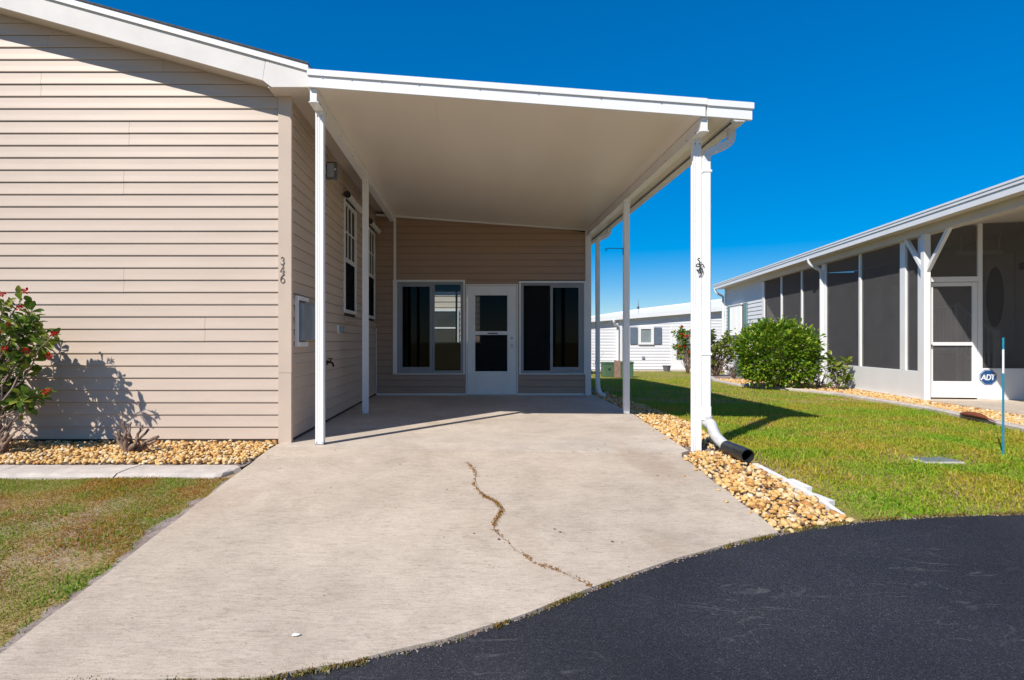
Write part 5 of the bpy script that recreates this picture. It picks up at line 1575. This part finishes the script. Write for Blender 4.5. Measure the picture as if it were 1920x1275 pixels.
tag(m_.build('siding', M['nb_siding'], bh), kind='stuff')
xa, xb = HX(1090), HX(1470)
MB().prism([(xa, rz_(xa)), (xb, rz_(xb)), (xb, rz_(xb) + 0.2), (xa, rz_(xa) + 0.2)], BHY - 0.3, BHY - 0.25, 'y').build('fascia', M['nb_white'], bh, fix=True)
MB().prism([(xa, rz_(xa) + 0.02), (xb, rz_(xb) + 0.02), (xb, rz_(xb) + 0.06), (xa, rz_(xa) + 0.06)], BHY - 0.249, BHY + 0.0, 'y').build('soffit', M['nb_soffit'], bh, fix=True)
MB().add([(xa, BHY - 0.3, rz_(xa) + 0.201), (xb, BHY - 0.3, rz_(xb) + 0.201), (xb, BHY + 4, rz_(xb) + 0.80), (HX(1240), BHY + 4, rz_(HX(1240)) + 0.58), (xa, BHY + 4, rz_(xa) + 0.30)], [(0, 1, 2, 3, 4)]).build('roof', M['nb_white'], bh, fix=True)
wn = MB().box(HX(1201), HX(1220), BHY - 0.06, BHY - 0.05, HZ(642), HZ(617)).build('window', M['painted_reflection'], bh)  # sheet behind the pane, its pale tone stands in for reflected light
for (a, b_, c0, c1) in ((1196, 1201, 646, 612), (1220, 1225, 646, 612), (1201, 1220, 617, 612), (1201, 1220, 646, 642)):
    MB().box(HX(a), HX(b_), BHY - 0.1, BHY - 0.03, HZ(c0), HZ(c1)).build('frame', M['nb_white'], wn)
MB().add([(HX(1201), BHY - 0.075, HZ(642)), (HX(1220), BHY - 0.075, HZ(642)), (HX(1220), BHY - 0.075, HZ(617)), (HX(1201), BHY - 0.075, HZ(617))], [(0, 1, 2, 3)]).build('pane', M['glass'], wn)
for (a, b_) in ((1181, 1195), (1226.5, 1240)):
    MB().bbox(HX(a), HX(b_), BHY - 0.07, BHY - 0.029, HZ(645), HZ(614), 0.006).build('shutter', M['shutter_blue'], bh, fix=True)
do = MB().bbox(HX(1261), HX(1300), BHY - 0.06, BHY - 0.03, HZ(693), HZ(613), 0.008).build('door', M['nb_white'], bh, fix=True)
MB().box(HX(1268), HX(1293), BHY - 0.065, BHY - 0.061, HZ(675), HZ(622)).build('pane', M['meter_grey'], do)
for (a, b_, c0, c1) in ((1257.5, 1260.7, 693, 609.5), (1300.3, 1303.5, 693, 609.5), (1260.7, 1300.3, 612.5, 609.5)):
    MB().box(HX(a), HX(b_), BHY - 0.055, BHY - 0.029, HZ(c0), HZ(c1)).build('door_frame', M['nb_white'], do)
MB().bbox(HX(1160), HX(1166), BHY - 0.06, BHY - 0.029, zg, rz_(HX(1163)), 0.006).build('corner_trim', M['nb_white'], bh, fix=True)
MB().bbox(HX(1203), HX(1208), BHY - 0.08, BHY - 0.029, HZ(673), HZ(668), 0.006).build('outlet', M['meter_grey'], bh, fix=True)
MB().bbox(HX(1100), HX(1460), BHY - 0.4, BHY - 0.03, zg - 0.05, zg + 0.07, 0.01).build('foundation_ledge', M['curb'], bh, fix=True)
dd = empty('downspout', (HX(1157), BHY - 0.1, zg), 0, 'white downspout on the pale back house near the green boxes', 'downspout')
pth = smooth_path([(HX(1147), BHY - 0.45, rz_(HX(1147)) + 0.0), (HX(1148), BHY - 0.40, rz_(HX(1147)) - 0.12), (HX(1153), BHY - 0.2, rz_(HX(1147)) - 0.25), (HX(1157), BHY - 0.12, rz_(HX(1147)) - 0.38), (HX(1157), BHY - 0.12, zg + 0.1)], 5)
MB().tube(pth, 0.06, 8, up=(0, 1, 0)).build('pipe', M['nb_white'], dd, fix=True)
pt = empty('flower_pot', (HX(1240), BHY - 0.8, gz(28.2) - 0.035), 0, 'low grey flower pot on the grass before the back house', 'flower pot')
c = Vector(pt.location)
prof = [(0.13, 0.0), (0.19, 0.26), (0.21, 0.26), (0.21, 0.29), (0.18, 0.29), (0.17, 0.24)]
pm = MB(); vs = []; fs = []
for (r, z) in prof:
    vs += [(c.x + r * math.cos(2 * math.pi * j / 16), c.y + r * math.sin(2 * math.pi * j / 16), c.z + z) for j in range(16)]
for i in range(5):
    for j in range(16): fs.append((i * 16 + j, i * 16 + (j + 1) % 16, (i + 1) * 16 + (j + 1) % 16, (i + 1) * 16 + j))
fs.append(tuple(range(16))); fs.append(tuple(range(80, 96)))
pm.add(vs, fs).build('bowl', M['pot'], pt, fix=True)
wv = empty('roof_vane', (HX(1213), BHY + 1.5, HZ(583)), 0, 'thin twisted metal vane on the roof of the back house', 'vane')
MB().tube([(HX(1213), BHY + 1.5, HZ(590)), (HX(1213), BHY + 1.5, HZ(558))], 0.012, 6).build('rod', M['steel'], wv, fix=True)
tw = MB(); vs = []; fs = []
for j in range(16):
    t = j / 15; a = t * 7; r = 0.06 * math.sin(math.pi * min(t * 1.1, 1)) + 0.01
    zc_ = HZ(582) + (HZ(563) - HZ(582)) * t
    vs += [(HX(1213) + r * math.cos(a), BHY + 1.5 + r * math.sin(a), zc_), (HX(1213) - r * math.cos(a), BHY + 1.5 - r * math.sin(a), zc_)]
for j in range(15): fs.append((2 * j, 2 * j + 1, 2 * j + 3, 2 * j + 2))
tw.add(vs, fs).build('twist', M['shutter_blue'], wv)
# farther white roof behind on the left
fh = empty('far_house', (5.9, 42, zg), 0, 'white roofed house farthest away, left of the back house', 'house')
MB().box(4.0, 8.6, 42, 48, zg, HC + 42 / F_PX * 36).build('wall', M['nb_siding'], fh)
MB().prism([(3.6, HC + 42 / F_PX * 36.1), (9.0, HC + 42 / F_PX * 36.1), (6.2, HC + 42 / F_PX * 47)], 41.6, 48.4, 'y').build('roof', M['nb_white'], fh, fix=True)

# green utility boxes
def ubox(px0, px1, py0, py1, side, lab):
    c = on_ground((px0 + px1) / 2, py1, -0.03); k_ = F_PX / c[1]
    x0, x1 = (px0 - VX) / k_, (px1 - VX) / k_; h = (py1 - py0) / k_
    e = empty('utility_box', (c[0], c[1], c[2]), 0, lab, 'utility box', 'green utility boxes on the lawn')
    MB().bbox(x0, x1, c[1], c[1] + 0.42, c[2], c[2] + h * 0.86, 0.012).build('body', M['green_box'], e, fix=True)
    MB().bbox(x0 - 0.015, x1 + 0.015, c[1] - 0.015, c[1] + 0.435, c[2] + h * 0.861, c[2] + h, 0.015).build('lid', M['green_box'], e, fix=True)
    if side: MB().bbox(x0 - 0.19, x0 - 0.018, c[1] - 0.02, c[1] + 0.2, c[2], c[2] + h * 1.06, 0.01).build('side_panel', M['brown_side'], e, fix=True)
    MB().bbox((x0 + x1) / 2 - 0.03, (x0 + x1) / 2 + 0.03, c[1] - 0.012, c[1] - 0.001, c[2] + h * 0.45, c[2] + h * 0.6, 0.003).build('latch', M['dark_metal'], e, fix=True)
ubox(1132, 1153, 679, 707, False, 'green utility box farther left, nearer the sunroom corner')
ubox(1165, 1188, 678, 708, True, 'green utility box with faded brown side panel, partly behind the middle post')

# ================================================================== PLANTS
LEAF_V = [(0, 0, 0), (0.38, -0.5, 0.10), (0.38, 0.5, 0.10), (0.78, -0.38, 0.02), (0.78, 0.38, 0.02), (1.0, 0, -0.10), (0.4, 0, -0.02), (0.78, 0, -0.06)]
LEAF_F = [(0, 1, 6), (0, 6, 2), (1, 3, 7), (1, 7, 6), (2, 6, 7), (2, 7, 4), (3, 5, 7), (4, 7, 5)]
OBO_V = [(0, 0, 0), (0.35, -0.28, 0.06), (0.35, 0.28, 0.06), (0.72, -0.5, 0.04), (0.72, 0.5, 0.04), (1.0, 0, -0.12), (0.4, 0, -0.01), (0.76, 0, -0.05), (0.93, -0.28, -0.06), (0.93, 0.28, -0.06)]
OBO_F = [(0, 1, 6), (0, 6, 2), (1, 3, 7), (1, 7, 6), (2, 6, 7), (2, 7, 4), (3, 8, 7), (8, 5, 7), (5, 9, 7), (9, 4, 7)]
def leaf_cloud(name, pos, dirs, length, width, mat, parent, tv=LEAF_V, tf=LEAF_F, lvar=0.3, up_bias=0.6):
    pos = np.asarray(pos, float); d = np.asarray(dirs, float)
    d /= np.linalg.norm(d, axis=1)[:, None] + 1e-9
    N = len(pos)
    upv = np.tile([0, 0, 1.0], (N, 1)) * up_bias + rng.normal(0, 0.45, (N, 3))
    b_ = np.cross(upv, d); b_ /= np.linalg.norm(b_, axis=1)[:, None] + 1e-9
    c_ = np.cross(d, b_)
    s = rng.uniform(1 - lvar, 1 + lvar, N)[:, None]
    v, f, lt_ = instance_np(tv, tf, pos, d * s * length, b_ * s * width, c_ * s * length)
    return link_mesh(name, np_mesh(name, v, f, lt_, mat), parent)

o = leaf_cloud('leaf_crumbs', CRUMBS[0], CRUMBS[1], 0.016, 0.009, M['leaf_brown'], None, lvar=0.5, up_bias=3.0)
tag(o, 'tiny dry leaf crumbs scattered over the driveway', 'leaf litter', kind='stuff')

def branch_path(p0, p1, wob, n_=6):
    p0, p1 = Vector(p0), Vector(p1)
    out = []
    for i in range(n_ + 1):
        t = i / n_
        p = p0.lerp(p1, t) + Vector((random.gauss(0, wob), random.gauss(0, wob), 0)) * math.sin(math.pi * t)
        p.z += 0.12 * (p1.z - p0.z) * math.sin(math.pi * t)
        out.append(p)
    return out

def whorl_shrub(name, base, tips, leaf_len, leaf_w, leaves, mat, label, flowers=(), flower_mat='petal', bark='bark', r0=0.018, cat='shrub', ol=OBO_V, of=OBO_F):
    e = empty(name, base, 0, label, cat)
    sm = MB()
    pos = []; dirs = []
    for tp_ in tips:
        b0 = Vector(base) + Vector((random.uniform(-.05, .05), random.uniform(-.04, .04), 0))
        path = branch_path(b0, tp_, 0.05)
        sm.tube(path, r0, 6, [1 - 0.75 * i / 6 for i in range(7)])
        tip = Vector(tp_); ax = (path[-1] - path[-2]).normalized()
        for k_ in range(leaves):
            a = k_ * 2.4 + random.uniform(-.3, .3); t = random.random()
            c_ = tip - ax * t * leaf_len * 1.6
            side = Vector((math.cos(a), math.sin(a), 0)); side = (side - ax * side.dot(ax)).normalized()
            el = 0.75 - 0.9 * t
            dvec = side * math.cos(el) + ax * math.sin(el)
            pos.append(c_); dirs.append(dvec)
    sm.build('stems', M[bark], e, fix=True, smooth=True)
    leaf_cloud('foliage', pos, dirs, leaf_len, leaf_w, mat, e, ol, of)
    fp = []; fd = []
    for c_ in flowers:
        for _ in range(26):
            dv_ = Vector((random.gauss(0, 1), random.gauss(0, 1) - 0.4, random.gauss(0, .7) + .3)).normalized()
            fp.append(Vector(c_) + dv_ * random.uniform(0.004, 0.026)); fd.append(dv_ + Vector((random.gauss(0, .5), random.gauss(0, .5), random.gauss(0, .5))))
    if fp: leaf_cloud('blossoms', fp, fd, 0.021 if flower_mat == 'petal' else 0.06, 0.016 if flower_mat == 'petal' else 0.05, M[flower_mat], e)
    return e

# left flowering shrub, partly outside the frame
sb = (-4.62, 5.42, -0.04)
tips = []
def S(px, py, y): return at(px, py, y)
for (px, py, y) in [(42, 560, 5.42), (62, 578, 5.38), (10, 565, 5.40), (-30, 575, 5.45), (30, 600, 5.30), (60, 605, 5.5), (85, 625, 5.42), (100, 630, 5.34), (15, 630, 5.28), (40, 640, 5.45), (70, 650, 5.40), (-20, 620, 5.4), (-60, 600, 5.4), (-50, 650, 5.3), (0, 660, 5.45), (30, 680, 5.35), (48, 735, 5.40), (70, 738, 5.36), (85, 742, 5.42), (60, 748, 5.46), (5, 700, 5.4), (-30, 700, 5.4), (-60, 690, 5.45), (-90, 640, 5.4), (-100, 700, 5.4), (12, 715, 5.5), (-120, 660, 5.3), (20, 590, 5.55), (55, 625, 5.6), (-10, 590, 5.6), (30, 655, 5.62), (-40, 740, 5.5), (-80, 740, 5.4), (90, 640, 5.5), (75, 610, 5.55), (45, 705, 5.58), (-5, 745, 5.55), (25, 755, 5.6), (10, 640, 5.7), (-30, 660, 5.65), (60, 668, 5.6)] + [(random.uniform(-90, 70), random.uniform(590, 770), random.uniform(5.4, 5.75)) for _ in range(22)]:
    tips.append(S(px, py, y))
fl_ = [S(18, 612, 5.33), (S(5, 622, 5.3)), S(8, 655, 5.24), S(50, 658, 5.3), S(102, 626, 5.28), S(92, 668, 5.36), S(86, 735, 5.32), S(46, 546, 5.4), S(5, 552, 5.34), S(-40, 630, 5.3), S(38, 578, 5.34)]
whorl_shrub('flowering_shrub', sb, tips, 0.105, 0.048, 18, M['leaf_dark'], 'leafy shrub with small red flowers against the beige wall, cut by the left frame', fl_, r0=0.014)

# pruned woody stumps in the left bed
def stump(base, ends, lab, r=0.016):
    e = empty('pruned_stump', base, 0, lab, 'stump')
    for (px, py, y, k_) in ends:
        tip = at(px, py, y)
        b0 = Vector(base) + Vector(((tip[0] - base[0]) * 0.25, random.uniform(-.02, .02), 0))
        path = branch_path(b0, tip, 0.012, 7)
        sc_ = [k_ * (1.15 - 0.45 * i / 7 + random.uniform(-.12, .12)) for i in range(8)]
        MB().tube(path, r, 8, sc_).build('limb', M['dead_wood'], e, fix=True, smooth=True)
    return e
b_ = (-3.22, 5.50, -0.03)
stump(b_, [(213, 812, 5.52, 0.9), (222, 806, 5.45, 1.0), (231, 790, 5.55, 1.1), (240, 812, 5.46, 1.6), (235, 812, 5.4, 1.4), (246, 792, 5.5, 0.6), (268, 797, 5.5, 0.9), (279, 804, 5.55, 0.9), (298, 818, 5.48, 1.2), (292, 826, 5.42, 1.0), (225, 770, 5.5, 0.3), (255, 830, 5.4, 1.5), (272, 830, 5.42, 1.2)], 'bare grey brown pruned stump standing alone in the stone bed')
b_ = (-4.42, 5.40, -0.03)
stump(b_, [(2, 790, 5.4, 0.9), (10, 775, 5.36, 0.5), (22, 790, 5.4, 0.8), (30, 780, 5.45, 0.5), (40, 800, 5.4, 0.6), (14, 812, 5.35, 1.4), (50, 790, 5.42, 0.35), (58, 798, 5.38, 0.35), (-6, 800, 5.4, 1.1), (28, 760, 5.42, 0.35), (5, 765, 5.45, 0.4), (26, 815, 5.33, 1.0)], 'twiggy pruned stump under the red flowering shrub')

# clipped round hedge bush
HB = on_ground(1480, 730, 0)
hx_, hy_ = HB[0], HB[1] + 0.55
k_ = F_PX / hy_
rx_, rz2 = 64 / k_, 58 / k_; zc_ = HC + (VY - 664) / k_
hb = empty('round_bush', (hx_, hy_, gz(hy_)), 0, 'large rounded glossy green bush in front of the porch screens', 'bush')
pos = []; dirs = []
while len(pos) < 9700:
    d = Vector((random.gauss(0, 1), random.gauss(0, 1), random.gauss(0, 1))).normalized()
    if d.z < -0.85: continue
    lump = 1 + 0.17 * mnoise.noise(d * 2.1 + Vector((4, 1, 2))) + 0.13 * mnoise.noise(d * 5.5)
    rr = lump * (1 - abs(random.gauss(0, 0.10)) if len(pos) < 7000 else random.uniform(0.35, 0.92))
    boxy = 1.0 / max(abs(d.x) ** 3 + abs(d.y) ** 3 + abs(d.z) ** 3, 0.3) ** (1 / 3.0) * 0.95
    if len(pos) > 9000: rr = lump * random.uniform(0.98, 1.2)
    p = Vector((hx_ + d.x * rx_ * rr * boxy, hy_ + d.y * 0.72 * rr * boxy, zc_ + d.z * rz2 * rr * boxy))
    if p.z < gz(hy_) + 0.02: continue
    pos.append(p)
    dirs.append(d + Vector((random.gauss(0, .55), random.gauss(0, .55), random.gauss(0, .45) + 0.25)))
leaf_cloud('foliage', pos, dirs, 0.088, 0.042, M['leaf_hedge'], hb, up_bias=0.9)
sm = MB()
for j in range(9):
    a = j * 0.7
    sm.tube(branch_path((hx_ + random.uniform(-.12, .12), hy_ + random.uniform(-.1, .1), gz(hy_) - 0.03), (hx_ + 0.5 * math.cos(a), hy_ + 0.4 * math.sin(a), zc_ + 0.3 * random.random()), 0.04), 0.022, 6, [1 - 0.1 * i for i in range(7)])
sm.build('stems', M['bark'], hb, fix=True, smooth=True)

def small_plant(name, px, py, n_tips, wpx, hpx, ll, lw, nl, mat, lab, yoff=0.0, flowers=0, fm='petal_o', bark='bark', cat='shrub', r0=0.012):
    b_ = on_ground(px, py, -0.03); b_ = (b_[0], b_[1] + yoff, gz(b_[1] + yoff) - 0.03)
    k_ = F_PX / b_[1]
    tips = []
    for _ in range(n_tips):
        u_ = random.uniform(-1, 1); hh_ = random.uniform(0.3, 1.0)
        tips.append((b_[0] + u_ * wpx / 2 / k_ * math.sqrt(max(0.1, 1 - (hh_ - 0.6) ** 2)), b_[1] + random.uniform(-.5, .5) * wpx / k_ * 0.6, b_[2] + hh_ * hpx / k_))
    fls = [Vector(random.choice(tips)) + Vector((random.gauss(0, .05), -0.08, 0.06)) for _ in range(flowers)]
    return whorl_shrub(name, b_, tips, ll, lw, nl, mat, lab, fls, fm, bark, r0, cat, LEAF_V, LEAF_F)
small_plant('small_shrub', 1572, 733, 13, 44, 74, 0.12, 0.06, 16, M['leaf_lime'], 'small lime green plant right of the round bush')
small_plant('bronze_shrub', 1556, 731, 7, 60, 62, 0.10, 0.03, 6, M['leaf_brown'], 'sparse bronze leaved plant between the round bush and the lime plant', 0.35)
small_plant('bronze_shrub', 1388, 712, 12, 40, 40, 0.10, 0.04, 8, M['leaf_brown'], 'low reddish plant at the left foot of the round bush', 0.4)
small_plant('blossoming_shrub', 1343, 706, 70, 84, 88, 0.14, 0.06, 20, M['leaf_lime'], 'loose light green shrub behind the front post', 0.0, r0=0.016)
# orange-red blossoming left part of it stands in front of the back house door
small_plant('blossoming_shrub', 1290, 700, 52, 58, 88, 0.14, 0.06, 18, M['leaf_hedge'], 'shrub with orange red blossoms before the white door of the back house', 0.0, 14, 'petal_o', r0=0.012)
small_plant('bare_shrub', 1122, 700, 10, 26, 44, 0.06, 0.025, 3, M['leaf_brown'], 'nearly bare pale shrub beside the sunroom corner', 0.0, r0=0.008)
